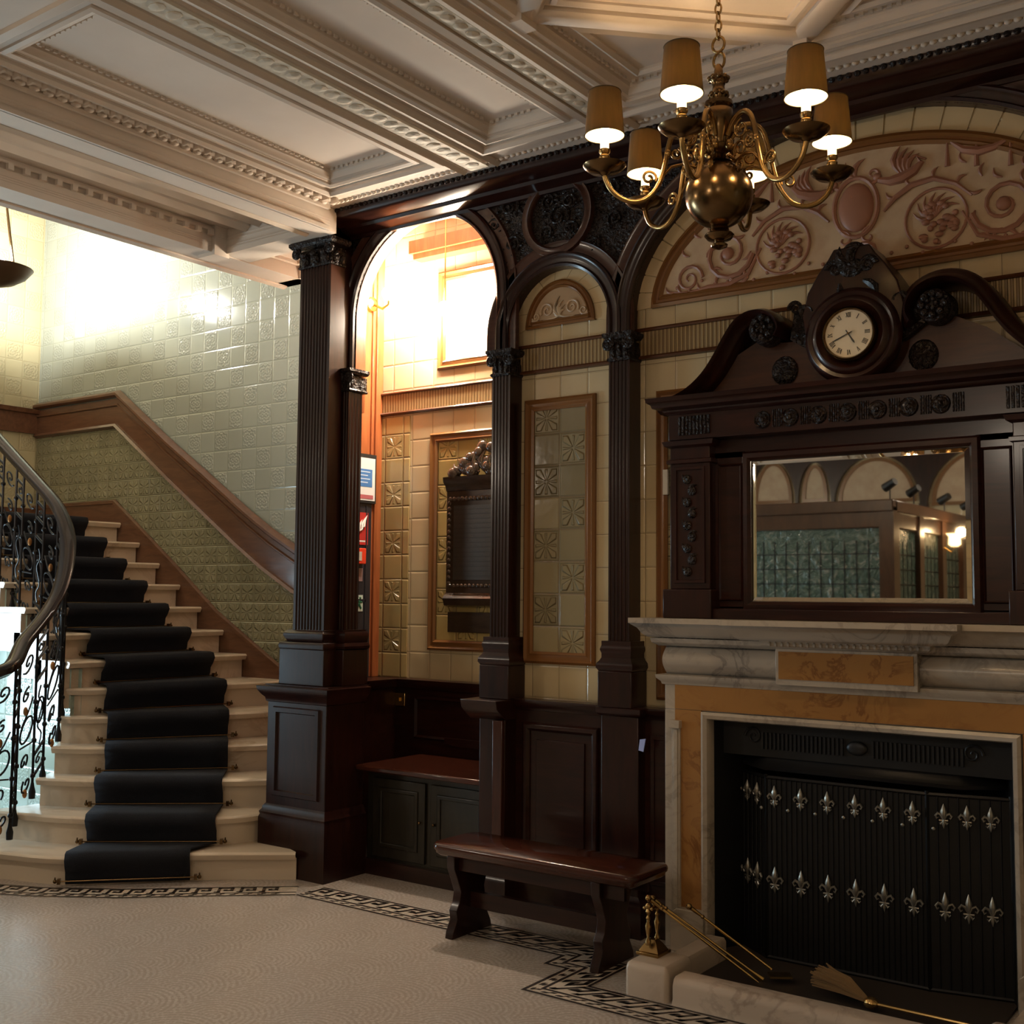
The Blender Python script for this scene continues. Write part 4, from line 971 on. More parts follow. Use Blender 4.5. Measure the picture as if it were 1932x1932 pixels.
# pulvinated frieze
pv=[(YW,1.205),(YF+.0,1.205)]+[(YF+.01-.045*S(PI*i/10),1.205+.125*i/10) for i in range(11)]+[(YW,1.33)]
obj('frieze',MB().xprism(pv,L0+.005,mir(L0)-.005),MARB,ch,smooth=50)
q=MB().box(-1.955,mir(-1.955)+.0,YF-.055,YF+.02,1.185,1.345); obj('frieze_tablet',q,MARB,ch,bev=.002)
obj('siena_tablet_inlay',MB().box(-1.94,mir(-1.94),YF-.060,YF-.05,1.21,1.325),SIENA,ch)
q=MB(); ringm(q,L0,mir(L0),YF,YW,[(0,1.33),(.02,1.33),(.045,1.345),(.05,1.365),(0,1.37)]); q.sweep([(-1.97,YF+.02,0),(-1.97,YF-.04,0),(mir(-1.97),YF-.04,0),(mir(-1.97),YF+.02,0)],[(0,1.335),(.015,1.335),(.04,1.35),(.045,1.37),(-.03,1.37)],Zu)
x=L0-.02
while x<mir(L0)+.02:
    yy=YF-.036 if not(-1.99<x<mir(-1.99)) else YF-.078
    q.ball((x,yy,1.357),(.009,.011,.012),6,5); x+=.028
obj('egg_moulding',q,MARB,ch)
q=MB(); sp_=[(-.02,1.37),(.05,1.37),(.07,1.385),(.085,1.41),(.105,1.425),(.115,1.432),(.115,1.455),(-.02,1.455)]
pth=[(L0,YW,0),(L0,YF-.02,0),(-2.03,YF-.02,0),(-2.03,YF-.085,0),(mir(-2.03),YF-.085,0),(mir(-2.03),YF-.02,0),(mir(L0),YF-.02,0),(mir(L0),YW,0)]
q.sweep(pth,sp_,Zu); q.box(L0,mir(L0),YF-.02,YW,1.37,1.455); q.box(-2.03,mir(-2.03),YF-.085,YW,1.37,1.4545)
obj('mantel_shelf',q,MARB,ch,smooth=50)
# cast iron insert
fi=thing('fireplace_insert','black cast iron fireplace interior with ribbed hood','fireplace insert',(CX,4.9,0))
q=MB(); xl,xr=L1+.03,mir(L1)-.03
q.add([(xl,YF+.03,0),(xl,YF+.03,1.02),(-2.14,5.02,1.02),(-2.14,5.02,0)],[(0,1,2,3)]).add([(xr,YF+.03,0),(xr,YF+.03,1.02),(mir(-2.14),5.02,1.02),(mir(-2.14),5.02,0)],[(0,1,2,3)])
q.box(-2.15,mir(-2.15),5.02,5.04,0,1.02); q.box(xl,xr,YF+.03,5.04,1.01,1.04)
obj('casting',q,IRONB,fi)
q=MB().box(xl,xr,4.74,4.77,.86,1.01)
obj('hood',q,IRONB,fi); q=MB()
for i in range(46):
    x=-2.08+i*.0186
    if abs(x-CX)>.05: q.box(x,x+.009,4.728,4.742,.895,.965)
obj('hood_ribs',q,newmat('iron_relief',.4,.6,(.028,.028,.03))[0],fi)
q=MB().ball((CX,4.735,.93),(.045,.012,.03),14,8)
for d in(-1,1): curlm(q,CX+d*.46,.945,4.735,.04,0,3*PI,d,.006)
obj('hood_rosette',q,bpy.data.materials['iron_relief'],fi)
q=MB().sweep([(-2.20,4.86,0),(-2.06,4.755,0),(mir(-2.06),4.755,0),(mir(-2.20),4.86,0)],[(0,.80),(.025,.805),(.03,.82),(.012,.84),(0,.87),(-.03,.87),(-.03,.80)],Zu)
obj('canopy_lip',q,newmat('iron_edge',.35,.5,(.02,.02,.022))[0],fi)
# three-fold screen with steel fleurs-de-lis
fs=thing('fire_screen','three fold black iron fire screen with two rows of steel fleurs-de-lis','fire screen',(CX,4.72,.0))
fold=[((-2.29,4.90),(-2.055,4.725)),((-2.055,4.725),(-1.375,4.725)),((-1.375,4.725),(-1.075,4.79))]
for k,(a_,b_) in enumerate(fold):
    A=Vector((*a_,0)); B=Vector((*b_,0)); t=(B-A); Lw=t.length; t.normalize(); n=Vector((t.y,-t.x,0)); ang=math.atan2(t.y,t.x)
    c=(A+B)/2
    pnl=obj('leaf',MB().obox((c.x,c.y,.40),(Lw/2,.006,.38),ang),IRONB,fs)
    fr=MB()
    for z in (.02,.775): fr.tube([(A.x,A.y,z),(B.x,B.y,z)],.010,6)
    for p in (A,B): fr.tube([(p.x,p.y,.0),(p.x,p.y,.79)],.010,8)
    nb=8 if k!=1 else 30
    for j in range(1,nb):
        p=A.lerp(B,j/nb)+n*.008; fr.tube([(p.x,p.y,.03),(p.x,p.y,.77)],.0035,5)
    obj('frame',fr,IRON,fs)
    m_=3 if k!=1 else 6
    for row,(zc,scv) in enumerate(((.695,1.0),(.345,1.18))):
        for j in range(m_):
            if k==1: p=A.lerp(B,.06+.86*j/5)
            elif k==0: p=A.lerp(B,.22+.29*j)
            else: p=A.lerp(B,.20+.28*j)
            p=p+n*.014; zc2=zc+(0 if k==1 else 0)
            mb=MB()
            def fp(u,v): return (p.x+t.x*u*scv,p.y+t.y*u*scv,zc2+v*scv)
            M=Matrix.Rotation(ang,3,'Z')
            mb.tube([fp(0,-.012),fp(0,.004),fp(0,.02),fp(0,.034),fp(0,.05)],[.004,.011,.0135,.008,.001],8)
            mb.tube([fp(0,-.012),fp(0,-.03),fp(0,-.046)],[.005,.007,.001],7)
            mb.tube([fp(-.017,-.016),fp(.017,-.016)],.0045,6)
            for d in(-1,1):
                mb.tube([fp(d*.002,-.012),fp(d*.010,.006),fp(d*.022,.012),fp(d*.030,.002),fp(d*.025,-.008),fp(d*.020,-.003)],[.004,.006,.006,.0055,.004,.003],7)
                mb.tube([fp(d*.002,-.018),fp(d*.012,-.030),fp(d*.017,-.024)],[.004,.005,.003],6)
            obj('fleur_de_lis',mb,STEEL,fs)
    if k==1:
        st=MB()
        for j in range(7):
            p=A.lerp(B,-.03+.89/5*j+.0)+n*.012; st.ball((p.x,p.y,.645),(.008,.004,.008),8,5)
        obj('stud_row',st,STEEL,fs)
# hearth, kerb
struct('trim_10',MB().box(-2.26,mir(-2.26),4.10,5.0,0,.012),newmat('soot_dark_hearth_slab',.6,0,(.03,.022,.018))[0])
kb=thing('hearth_kerb','low cream marble fender kerb round the hearth','kerb',(CX,4.1,0))
KP=[(-.055,0),(-.055,.085),(-.045,.10),(.03,.10),(.045,.092),(.055,.07),(.055,.02),(.065,.0)]
obj('front_bar',MB().sweep([(-2.13,4.06,0),(-1.04,4.06,0)],KP,Zu),KERB,kb)
for side in(-1,1):
    x=-2.245 if side<0 else -.93
    pth=[(x,4.60,0),(x,4.2,0)] if side<0 else [(x,4.2,0),(x,4.60,0)]
    obj('side_bar',MB().sweep(pth,KP,Zu),KERB,kb)
    obj('corner_block',MB().ring(layer(x-.095,x+.095,4.0,4.215,.02,[(0,0),(0,.10),(.006,.118),(.02,.128)])),KERB,kb,smooth=50)
# brass fire tools
def dog(x,label):
    t=thing('fire_iron_rest',label,'fire iron rest',(x,4.15,.128))
    q=MB().vprism([(x-.05,4.09),(x+.05,4.09),(x+.05,4.20),(x-.05,4.20)],.128,.14); q.ring([[(x+sx*w_,4.145+sy*w_,z) for sx,sy in((-1,-1),(1,-1),(1,1),(-1,1))] for w_,z in ((.045,.14),(.03,.165),(.014,.185))]); obj('foot',q,BRASS,t,bev=.002)
    for dy in (-.028,.045):
        obj('baluster',MB().lathe(x,4.13+dy,[(.010,.17),(.012,.185),(.005,.20),(.011,.225),(.013,.245),(.006,.262),(.010,.275),(.005,.285),(.012,.30),(.008,.31)],12),BRASS,t)
        obj('knob_cluster',MB().ball((x,4.13+dy,.32),.013,10,8).ball((x-.016,4.13+dy,.312),.008,8,6).ball((x+.016,4.13+dy,.312),.008,8,6),BRASS,t)
    obj('cross_bar',MB().tube([(x,4.10,.305),(x,4.18,.305)],.007,8),BRASS,t)
dog(-2.29,'ornate brass rest holding the fire irons on the left kerb block')
def iron(name,p,q,label,cat,end):
    P=Vector(p);Q=Vector(q); t=thing(name,label,cat,tuple(Q)); d=(P-Q).normalized()
    obj('rod',MB().tube([P,Q],.0055,8),BRASSB,t)
    q_=MB(); q_.ball(tuple(P+d*.012),.013,10,8); q_.tube([P,P-d*.05],[.009,.006],8); q_.ball(tuple(P-d*.055),.009,8,6); obj('handle_knob',q_,BRASS,t)
    q_=MB()
    if end=='poker': q_.tube([Q,Q-d*.05],[.006,.002],8)
    elif end=='tongs':
        q_.tube([Q,Q-d*.06],[.006,.012],8)
    else: q_.obox(tuple(Q-d*.04),(.045,.03,.004),.6)
    obj('head',q_,BRASSB,t)
iron('poker',(-2.30,4.14,.335),(-1.98,4.36,.05),'brass poker leaning from the rest into the hearth, nearest the viewer','poker','poker')
iron('fire_tongs',(-2.295,4.165,.33),(-1.99,4.40,.055),'brass tongs lying close behind the poker on the rest','tongs','tongs')
iron('fire_shovel',(-2.20,4.30,.285),(-1.92,4.45,.06),'brass shovel lying a little apart behind the poker and tongs','shovel','shovel')
t=thing('hearth_brush','hearth brush with fan of tan bristles and long brass handle','brush',(-1.66,4.55,.02))
q=MB(); A=Vector((-1.49,4.37,.04)); random.seed(11)
for i in range(90):
    a_=random.uniform(-.42,.42); l=random.uniform(.80,1.06); d=Vector((-C(a_)*.25*l,.10+S(a_)*.20*l,0)); B=A+d
    z1=random.uniform(.0,.05)
    q.tube([A,A.lerp(B,.5)+Vector((0,0,.03*C(a_*3)+z1*.5)),B+Vector((0,0,.01+z1))],[.006,.007,.003],5)
obj('bristles',q,plain('tan_bristle',(.22,.13,.055),.8),t)
obj('ferrule',MB().ball(tuple(A),(.03,.03,.022),10,8),BRASSB,t)
obj('handle',MB().tube([A,(-1.06,4.36,.04)],.007,8).ball((-1.045,4.36,.04),.016,10,8),BRASSB,t)
# ================================================================ OVERMANTEL
om=thing('overmantel','tall dark mahogany overmantel with curved open pediment above a wide mirror','overmantel',(-1.64,4.7,1.455))
OC=-1.64
def mo_(x): return 2*OC-x
yo=4.66
q=MB(); q.box(-2.50,mo_(-2.50),4.62,YW,1.455,1.50); q.box(-2.30,mo_(-2.30),4.69,YW,2.17,2.28); q.box(-2.30,-2.125,4.69,YW,1.5,2.2); q.box(mo_(-2.125),mo_(-2.30),4.69,YW,1.5,2.2); q.box(-2.3,mo_(-2.3),4.69,YW,1.49,1.512); obj('back_board',q,MAHOH,om,bev=.003)
for s in (-1,1):
    x0,x1=(-2.475,-2.275) if s<0 else (mo_(-2.275),mo_(-2.475))
    obj('pilaster_plinth',MB().box(x0-.02,x1+.02,4.60,YW,1.455,1.585),MAHO,om,bev=.005)
    obj('pilaster',MB().box(x0,x1,4.635,YW,1.585,2.24),MAHO,om,bev=.004)
    f=MB(); rectframe(f,x0+.03,x1-.03,1.62,2.13,4.635,[(-.008,0),(-.006,.008),(.006,.008),(.008,0)]); obj('pilaster_panel_moulding',f,MAHO,om)
    q=MB(); xm=(x0+x1)/2
    for j in range(9):
        z=2.08-j*.052; q.ball((xm+(.012 if j%2 else -.012),4.630,z),(.022,.010,.022),8,6); leaf(q,xm,z,4.632,.045,.009,.6 if j%2 else PI-.6)
    obj('carved_drop',q,CARVE,om)
    q=MB(); ringm(q,x0,x1,4.635,YW,[(0,2.15),(.012,2.155),(.012,2.17),(0,2.175)]); ringm(q,x0,x1,4.635,YW,[(0,2.225),(.02,2.235),(.028,2.255),(0,2.26)]); obj('pilaster_capital',q,MAHOH,om)
    xa,xb=(-2.275,-2.13) if s<0 else (mo_(-2.13),mo_(-2.275))
    f=MB(); rectframe(f,xa+.02,xb-.02,1.54,2.14,4.69,[(-.006,0),(0,.008),(.006,0)]); obj('side_panel_moulding',f,MAHO,om)
f=MB(); rectframe(f,-2.115,mo_(-2.115),1.52,2.165,4.69,[(-.012,-.02),(-.012,.004),(.0,.018),(.02,.014),(.03,0)]); obj('mirror_frame',f,MAHOH,om)
mr=obj('mirror',MB().box(-2.11,mo_(-2.11),4.695,4.70,1.525,2.16),MIRR,om,smooth=0)
mr['label']='wide bevelled mirror reflecting arches and a leaded glass screen'
q=MB(); q.sweep([(mo_(-2.105),4.695,1.53),(mo_(-2.105),4.695,2.155),(-2.105,4.695,2.155),(-2.105,4.695,1.53)],[(0,0),(0,.001),(-.022,.006),(-.023,.0),],Yd,closed=True); obj('mirror_bevel',q,MIRR,om,smooth=0)
q=MB().box(-2.475,mo_(-2.475),4.62,YW,2.26,2.385); obj('frieze',q,MAHOH,om,bev=.003)
q=MB()
for j in range(-3,4):
    x=OC+j*.125; q.lathe(x,2.32,[(.002,4.608),(.022,4.606),(.03,4.612),(.036,4.607),(.04,4.62)],16,ax='Y'); q.ball((x,4.606,2.32),(.013,.008,.013),8,6)
    for k in range(5):
        q.box(x+.047+k*.0095,x+.0515+k*.0095,4.612,4.62,2.285,2.36)
for s in (-1,1):
    for k in range(9): q.box(OC+s*.70-.08+k*.018,OC+s*.70-.07+k*.018,4.61,4.62,2.28,2.365)
obj('frieze_roundels',q,CARVE,om)
q=MB(); ringm(q,-2.475,mo_(-2.475),4.62,YW,[(0,2.375),(.012,2.38),(.02,2.395),(.055,2.405),(.06,2.42),(.075,2.43),(.08,2.45),(0,2.455)]); obj('cornice',q,MAHOH,om)
# tympanum and swan necks
ty=[(-2.47,2.45),(mo_(-2.47),2.45),(-1.25,2.64),(-1.32,2.66),(-1.96,2.66),(-2.03,2.64)]
obj('tympanum',MB().yprism([(-2.45,2.45),(mo_(-2.45),2.45),(-.95,2.50),(-1.10,2.62),(-1.22,2.68),(-1.34,2.66),(-1.94,2.66),(-2.06,2.68),(-2.18,2.62),(-2.33,2.50)],4.68,YW),wood('warm_mahogany_field',(.04,.016,.010),(.07,.026,.014)),om)
sw=[(-2.535,2.447),(-2.44,2.462),(-2.36,2.495),(-2.29,2.55),(-2.235,2.62),(-2.185,2.70),(-2.135,2.765),(-2.075,2.80),(-2.01,2.805),(-1.955,2.785),(-1.92,2.745),(-1.91,2.70),(-1.925,2.665)]
for s in(-1,1):
    P=smoothpts([Vector((x if s<0 else mo_(x),4.66,z)) for x,z in sw],3)
    if s<0: P=P
    else: P=P[::-1]
    if s<0: P=P[::-1]
    pr_=[(0,-.12),(0,.06),(-.012,.10),(-.025,.085),(-.035,.05),(-.05,.04),(-.06,.02),(-.06,-.12)]
    if s>0: P=P[::-1]; pr_=[(-a_,b_) for a_,b_ in pr_]
    obj('swan_neck',MB().sweep(P,pr_ if s<0 else pr_,Yd),MAHO,om,smooth=50)
    x=-2.0 if s<0 else mo_(-2.0)
    q=MB().lathe(x,2.715,[(.002,4.585),(.02,4.575),(.035,4.59),(.05,4.58),(.066,4.595),(.07,4.64),(.07,4.70)],24,ax='Y')
    for j in range(8): q.ball((x+.043*C(j*PI/4),4.578,2.715+.043*S(j*PI/4)),(.016,.012,.016),8,6)
    for j in range(5): q.ball((x+.018*C(j*1.26),4.568,2.715+.018*S(j*1.26)),(.009,.008,.009),6,5)
    obj('scroll_rosette',q,CARVE,om)
    x=-1.935 if s<0 else mo_(-1.935)
    q=MB().ball((x,4.675,2.535),(.06,.012,.065),16,8)
    for j in range(7): leaf(q,x,2.53,4.668,.06,.012,-PI*.9+j*.45)
    obj('carved_patera',q,CARVE,om)
OC=-1.61
# clock housing
q=MB()
hs=[(-.20,0),(-.215,.10),(-.19,.20),(-.14,.28),(-.10,.33),(-.075,.37),(.075,.37),(.10,.33),(.14,.28),(.19,.20),(.215,.10),(.20,0),(.16,-.10),(.09,-.16),(0,-.185),(-.09,-.16),(-.16,-.10)]
q.yprism([(OC+a_,2.64+b_) for a_,b_ in hs],4.60,YW); obj('clock_housing',q,MAHO,om,bev=.006)
q=MB().lathe(OC,2.635,[(.10,4.60),(.125,4.575),(.14,4.56),(.155,4.565),(.165,4.58),(.18,4.575),(.195,4.585),(.205,4.61)],48,ax='Y'); obj('clock_surround',q,MAHOH,om,smooth=50)
q=MB().ball((OC,4.64,2.985),(.055,.04,.055),14,10).ball((OC,4.63,2.92),(.075,.05,.05),14,8)
for s in(-1,1):
    curlm(q,OC+s*.07,2.925,4.60,.035,0,3*PI,s,.012); leaf(q,OC,2.93,4.60,.10,.02,PI/2+s*.5); leaf(q,OC+s*.05,2.86,4.60,.10,.018,-PI/2+s*.5); curlm(q,OC+s*.20,2.76,4.61,.03,0,3*PI,-s,.012)
obj('crest',q,CARVE,om)
for s in(-1,1):
    q=MB(); x=OC+s*.235
    q.yprism([(x-s*.04,2.60),(x+s*.05,2.66),(x+s*.03,2.78),(x-s*.02,2.80),(x-s*.06,2.74)],4.64,YW); curlm(q,x+s*.02,2.79,4.63,.03,0,3*PI,s,.010); obj('side_scroll',q,CARVE,om)
# clock
ck=thing('wall_clock','round clock with cream dial and black Roman numerals set in the pediment','clock',(OC,4.56,2.635))
obj('bezel',MB().lathe(OC,2.635,[(.112,4.60),(.112,4.553),(.104,4.546),(.098,4.556),(.096,4.60)],48,ax='Y'),BRASSD,ck,smooth=50)
obj('dial',MB().lathe(OC,2.635,[(.0005,4.558),(.098,4.558),(.098,4.57)],48,ax='Y'),DIAL,ck,smooth=30)
def numeral(s_,ang,mb):
    wd={'I':.0055,'V':.010,'X':.010}; tot=sum(wd[c] for c in s_); x=-tot/2; h=.0095
    ct,st=S(ang),C(ang)  # position (sin,cos)
    def tr(u,v): r=.078+v; return (OC+ r*S(ang)+u*C(ang),2.635+r*C(ang)-u*S(ang))
    def bar(u0,v0,u1,v1,w_=.0018):
        d=Vector((u1-u0,v1-v0)).normalized(); n=Vector((-d.y,d.x))*w_/2
        P=[tr(u0+n.x,v0+n.y),tr(u1+n.x,v1+n.y),tr(u1-n.x,v1-n.y),tr(u0-n.x,v0-n.y)]
        mb.yprism(P,4.5565,4.558)
    for c in s_:
        w_=wd[c]
        if c=='I': bar(x+w_/2,-h,x+w_/2,h,.0024); bar(x+.0005,h,x+w_-.0005,h,.0012); bar(x+.0005,-h,x+w_-.0005,-h,.0012)
        elif c=='V': bar(x+.001,h,x+w_/2,-h,.0026); bar(x+w_-.001,h,x+w_/2,-h,.0014)
        else: bar(x+.001,h,x+w_-.001,-h,.0026); bar(x+w_-.001,h,x+.001,-h,.0014)
        x+=w_
for i,s_ in enumerate(['XII','I','II','III','IIII','V','VI','VII','VIII','IX','X','XI']):
    mb=MB(); numeral(s_,i*PI/6,mb); obj('numeral',mb,INK,ck,smooth=0)
def hand(ang,l,w_,y):
    d=Vector((S(ang),C(ang))); n=Vector((-d.y,d.x)); P=[-d*.016+n*w_*.6,-d*.016-n*w_*.6,d*l*.8-n*w_,d*l,d*l*.8+n*w_]
    obj('hand',MB().yprism([(OC+p.x,2.635+p.y) for p in P],y,y+.0015),INK,ck,smooth=0)
hand(math.radians(148),.052,.0035,4.550); hand(math.radians(247),.075,.0024,4.553)
obj('hub',MB().lathe(OC,2.635,[(.004,4.548),(.004,4.558)],12,ax='Y'),BRASSD,ck)
# small white card, and a thin pale blue patch on the panelling
tag(obj('notice_card',MB().box(-2.588,-2.560,4.772,4.79,2.03,2.15),plain('white_card',(.6,.57,.5)),None,bev=.003),'small white card on the tiles just left of the overmantel','card')
tag(obj('leaflet',MB().yprism([(-2.655,.845),(-2.63,.84),(-2.618,.90),(-2.648,.895)],4.664,4.668),plain('pale_blue_paper',(.35,.45,.9))),'scrap of pale blue paper on the dark panelling beside the fireplace','paper')
# ================================================================ CHANDELIER
HX,HY=-1.635,3.408
cdl=thing('chandelier','brass six arm chandelier with olive shades hanging on a chain before the fireplace','chandelier',(HX,HY,2.70))
mb=MB().ball((HX,HY,2.883),.112,36,22); obj('globe',mb,BRASSD,cdl,smooth=80)
mb=MB().lathe(HX,HY,[(.018,2.778),(.030,2.772),(.032,2.765),(.022,2.76),(.044,2.752),(.050,2.745),(.040,2.733),(.020,2.728),(.016,2.722),(.028,2.714),(.026,2.707),(.010,2.700),(.001,2.697)],24); obj('finial',mb,BRASSD,cdl,smooth=50)
mb=MB().lathe(HX,HY,[(.030,2.985),(.045,2.992),(.028,3.0),(.022,3.02),(.045,3.035),(.050,3.045),(.030,3.055),(.032,3.07),(.046,3.10),(.050,3.14),(.047,3.17),(.038,3.178),(.048,3.186),(.046,3.20),(.026,3.21),(.030,3.22),(.030,3.23),(.022,3.237),(.020,3.255),(.024,3.27),(.034,3.278),(.034,3.285),(.016,3.295),(.014,3.315),(.008,3.33)],28)
for j in range(9): mb.ball((HX+.028*C(j*.7),HY+.028*S(j*.7),3.225),.009,8,5); mb.ball((HX+.030*C(j*.7+.3),HY+.030*S(j*.7+.3),3.281),.009,8,5)
obj('stem',mb,BRASSD,cdl,smooth=50)
mb=MB(); mb.tube([(HX+.02*C(t),HY+.004,3.345+.028*S(t)) for t in [2*PI*i/18 for i in range(18)]],.005,7,closed=True)
mb.tube([(HX+.022*C(t),HY-.004*0,3.40+.026*S(t)) for t in [2*PI*i/18 for i in range(18)]],.005,7,closed=True); obj('hanging_loop',mb,BRASS,cdl)
mb=MB(); z=3.435; k=0
while z<3.78:
    mb.tube([(HX+(.011*C(t) if k%2 else 0),HY+(0 if k%2 else .011*C(t)),z+.019*S(t)) for t in [2*PI*i/12 for i in range(12)]],.0035,6,closed=True); z+=.030; k+=1
obj('chain',mb,BRASS,cdl)
obj('ceiling_rose',MB().lathe(HX,HY,[(.06,3.80),(.055,3.785),(.02,3.775),(.008,3.765)],24),BRASS,cdl)
ph=3.82; RA=.383
armp=[(.04,3.075),(.07,3.115),(.11,3.13),(.145,3.11),(.165,3.06),(.18,2.99),(.20,2.92),(.235,2.87),(.28,2.852),(.325,2.862),(.36,2.89),(.378,2.925),(RA,2.945)]
def arm_meshes(a_):
    ca,sa=C(a_),S(a_)
    def R3(r,z): return (HX+r*ca,HY+r*sa,z)
    P=smoothpts([Vector((r,0,z)) for r,z in armp],3)
    mb=MB().tube([R3(p.x,p.z) for p in P],.009,8)
    for c,r,t0,t1,d in (((.105,3.075),.034,1.6,1.6+3*PI,1),((.10,3.01),.030,-.6,-.6+2.8*PI,-1),((.145,3.02),.022,2,2+2.6*PI,1),((.235,2.935),.026,3.6,3.6-2.8*PI,1),((.10,2.955),.022,1,1+2.5*PI,1)):
        mb.tube([R3(c[0]+d*q[0],c[1]+q[1]) for q in spiral((0,0),r,r*.2,t0,t1,20)],.0048,6)
    mb.tube([R3(.05,3.0),R3(.08,2.975),R3(.12,2.985),R3(.16,2.975),R3(.20,2.93)],.005,6)
    mb.ball(R3(.172,3.02),(.012,.012,.016),8,6); mb.ball(R3(.05,3.04),(.016,.016,.02),8,6)
    x,y,_=R3(RA,0)
    pan=MB().lathe(x,y,[(.006,2.935),(.012,2.94),(.022,2.946),(.05,2.952),(.068,2.966),(.072,2.972),(.069,2.973),(.045,2.960),(.012,2.957)],28)
    cup=MB().lathe(x,y,[(.010,2.955),(.020,2.962),(.014,2.972),(.012,2.985),(.018,2.998),(.018,3.004),(.013,3.010),(.019,3.018),(.019,3.026)],16)
    can=MB().lathe(x,y,[(.0145,3.02),(.0145,3.085),(.010,3.088)],14)
    blb=MB().lathe(x,y,[(.008,3.085),(.016,3.10),(.019,3.12),(.012,3.145),(.001,3.165)],14)
    n=32
    def cone(r0,r1,z0,z1): return MB().ring([[(x+r0*C(2*PI*i/n),y+r0*S(2*PI*i/n),z0) for i in range(n)],[(x+r1*C(2*PI*i/n),y+r1*S(2*PI*i/n),z1) for i in range(n)]],cap=False)
    return mb,pan,cup,can,blb,cone(.066,.054,3.074,3.222),cone(.0645,.0525,3.075,3.221),MB().tube([(x+.054*C(2*PI*i/n),y+.054*S(2*PI*i/n),3.222) for i in range(n)],.0018,5,closed=True).tube([(x+.066*C(2*PI*i/n),y+.066*S(2*PI*i/n),3.074) for i in range(n)],.0018,5,closed=True),(x,y)
for k in range(6):
    am_,pan,cup,can,blb,sh,li,trm,(x,y)=arm_meshes(ph+k*PI/3)
    A_=obj('arm',am_,BRASS,cdl,smooth=60)
    obj('drip_pan',pan,BRASSD,A_,smooth=50); obj('candle_cup',cup,BRASS,A_,smooth=50); obj('candle_tube',can,GLOWC,A_,smooth=50); obj('bulb',blb,GLOWB,A_,smooth=60)
    obj('shade',sh,SHADE,A_,smooth=80); obj('shade_lining',li,LINING,A_,smooth=80); obj('shade_trim',trm,SHADE,A_)
    point('chandelier_bulb_light',(x,y,3.115),.022,WARM,34)
# ================================================================ STAIR WELL LAMP, ALCOVE LAMP
lx,ly,lz=-8.02,4.50,3.93
t=thing('pendant_bowl','dark bronze uplighter bowl hanging high in the stairwell at the left edge','lamp',(lx,ly,lz-.1))
pr_=[(.002,-.13),(.05,-.125),(.13,-.10),(.21,-.05),(.25,0),(.26,.012),(.25,.015),(.24,.003),(.20,-.045),(.12,-.09),(.04,-.112),(.002,-.115)]
obj('bowl',MB().lathe(lx,ly,[(r,z+lz) for r,z in pr_],40),plain('dark_bronze_bowl',(.09,.05,.025),.4,.6),t,smooth=60)
for j in range(3): obj('chain',MB().tube([(lx+.24*C(j*2.09),ly+.24*S(j*2.09),lz),(lx,ly,lz+.9)],.006,6),BRASSD,t)
obj('rod',MB().tube([(lx,ly,lz+.9),(lx,ly,6.0)],.008,6),BRASSD,t)
obj('bulb',MB().ball((lx,ly,lz+.02),.045,16,10),GLOWB,t)
point('stairwell_lamp_light',(lx,ly,lz+.12),.08,WHITE,200)
t=thing('wall_lamp','bright glass bulb on a brass bracket inside the alcove arch','lamp',(-4.92,5.2,3.36))
obj('back_plate',MB().lathe(5.25,3.38,[(.002,-4.93),(.05,-4.93),(.045,-4.91),(.02,-4.90)],20,ax='X'),BRASSB,t)
obj('bracket',MB().tube([(-4.91,5.25,3.38),(-4.83,5.25,3.34),(-4.78,5.25,3.36),(-4.78,5.25,3.40)],.008,8),BRASSB,t)
obj('lamp_globe',MB().ball((-4.78,5.25,3.43),.045,18,12),GLOWB,t,smooth=80)
t=thing('alcove_pendant','bare bright globe hanging in the middle of the alcove','lamp',(-4.30,5.22,3.2))  # globe added to brighten the alcove and the beam by the pier
obj('rod',MB().tube([(-4.30,5.22,3.30),(-4.30,5.22,3.88)],.004,6),BRASSB,t); obj('lamp_globe',MB().ball((-4.30,5.22,3.26),.045,18,12),GLOWB,t,smooth=80)
point('alcove_lamp_light',(-4.78,5.25,3.43),.05,(1,.88,.70),230)
point('alcove_lamp_light',(-4.30,5.22,3.26),.05,(1,.88,.70),430)  # fill light inside the added globe
t=thing('passage_lamp','wall lamp tucked behind the big pier beside the stair','lamp',(-4.99,5.15,3.1))
obj('bracket',MB().tube([(-4.99,5.15,3.12),(-5.08,5.15,3.10),(-5.12,5.15,3.16)],.008,8),BRASSB,t); obj('lamp_globe',MB().ball((-5.12,5.15,3.2),.045,18,12),GLOWB,t,smooth=80)
point('passage_lamp_light',(-5.12,5.15,3.2),.05,(1,.86,.66),45)
# ================================================================ ALCOVE THINGS
def onleft(y0,y1,z0,z1,d=.0,th=.006): return MB().box(-4.905+d,-4.905+d+th,y0,y1,z0,z1)
t=thing('framed_notice','framed white notice with blue block on the alcove door wall','notice',(-4.90,5.1,2.12))
obj('frame',onleft(5.02,5.285,2.115,2.42,0,.014),plain('black_frame',(.02,.02,.02)),t)
obj('sheet',onleft(5.03,5.272,2.13,2.395,.0145,.002),plain('white_paper',(.75,.75,.76)),t)
obj('blue_block',onleft(5.06,5.245,2.215,2.325,.017,.001),plain('notice_blue',(.07,.20,.50)),t)
q=MB()
for i in range(4): q.box(-4.887,-4.8865,5.08,5.225-.02*(i%2),2.305-.022*i,2.311-.022*i)
obj('text_lines',q,plain('pale_notice_text',(.6,.7,.85)),t)
obj('red_strip',onleft(5.06,5.255,2.14,2.165,.017,.001),plain('notice_red',(.45,.12,.14)),t)
t=thing('fire_alarm_sign','red sign with white flame symbol on the grey alcove door','sign',(-4.90,5.1,1.86))
obj('board',onleft(5.03,5.23,1.855,2.055,0,.004),plain('sign_red',(.50,.035,.03)),t)
q=MB()
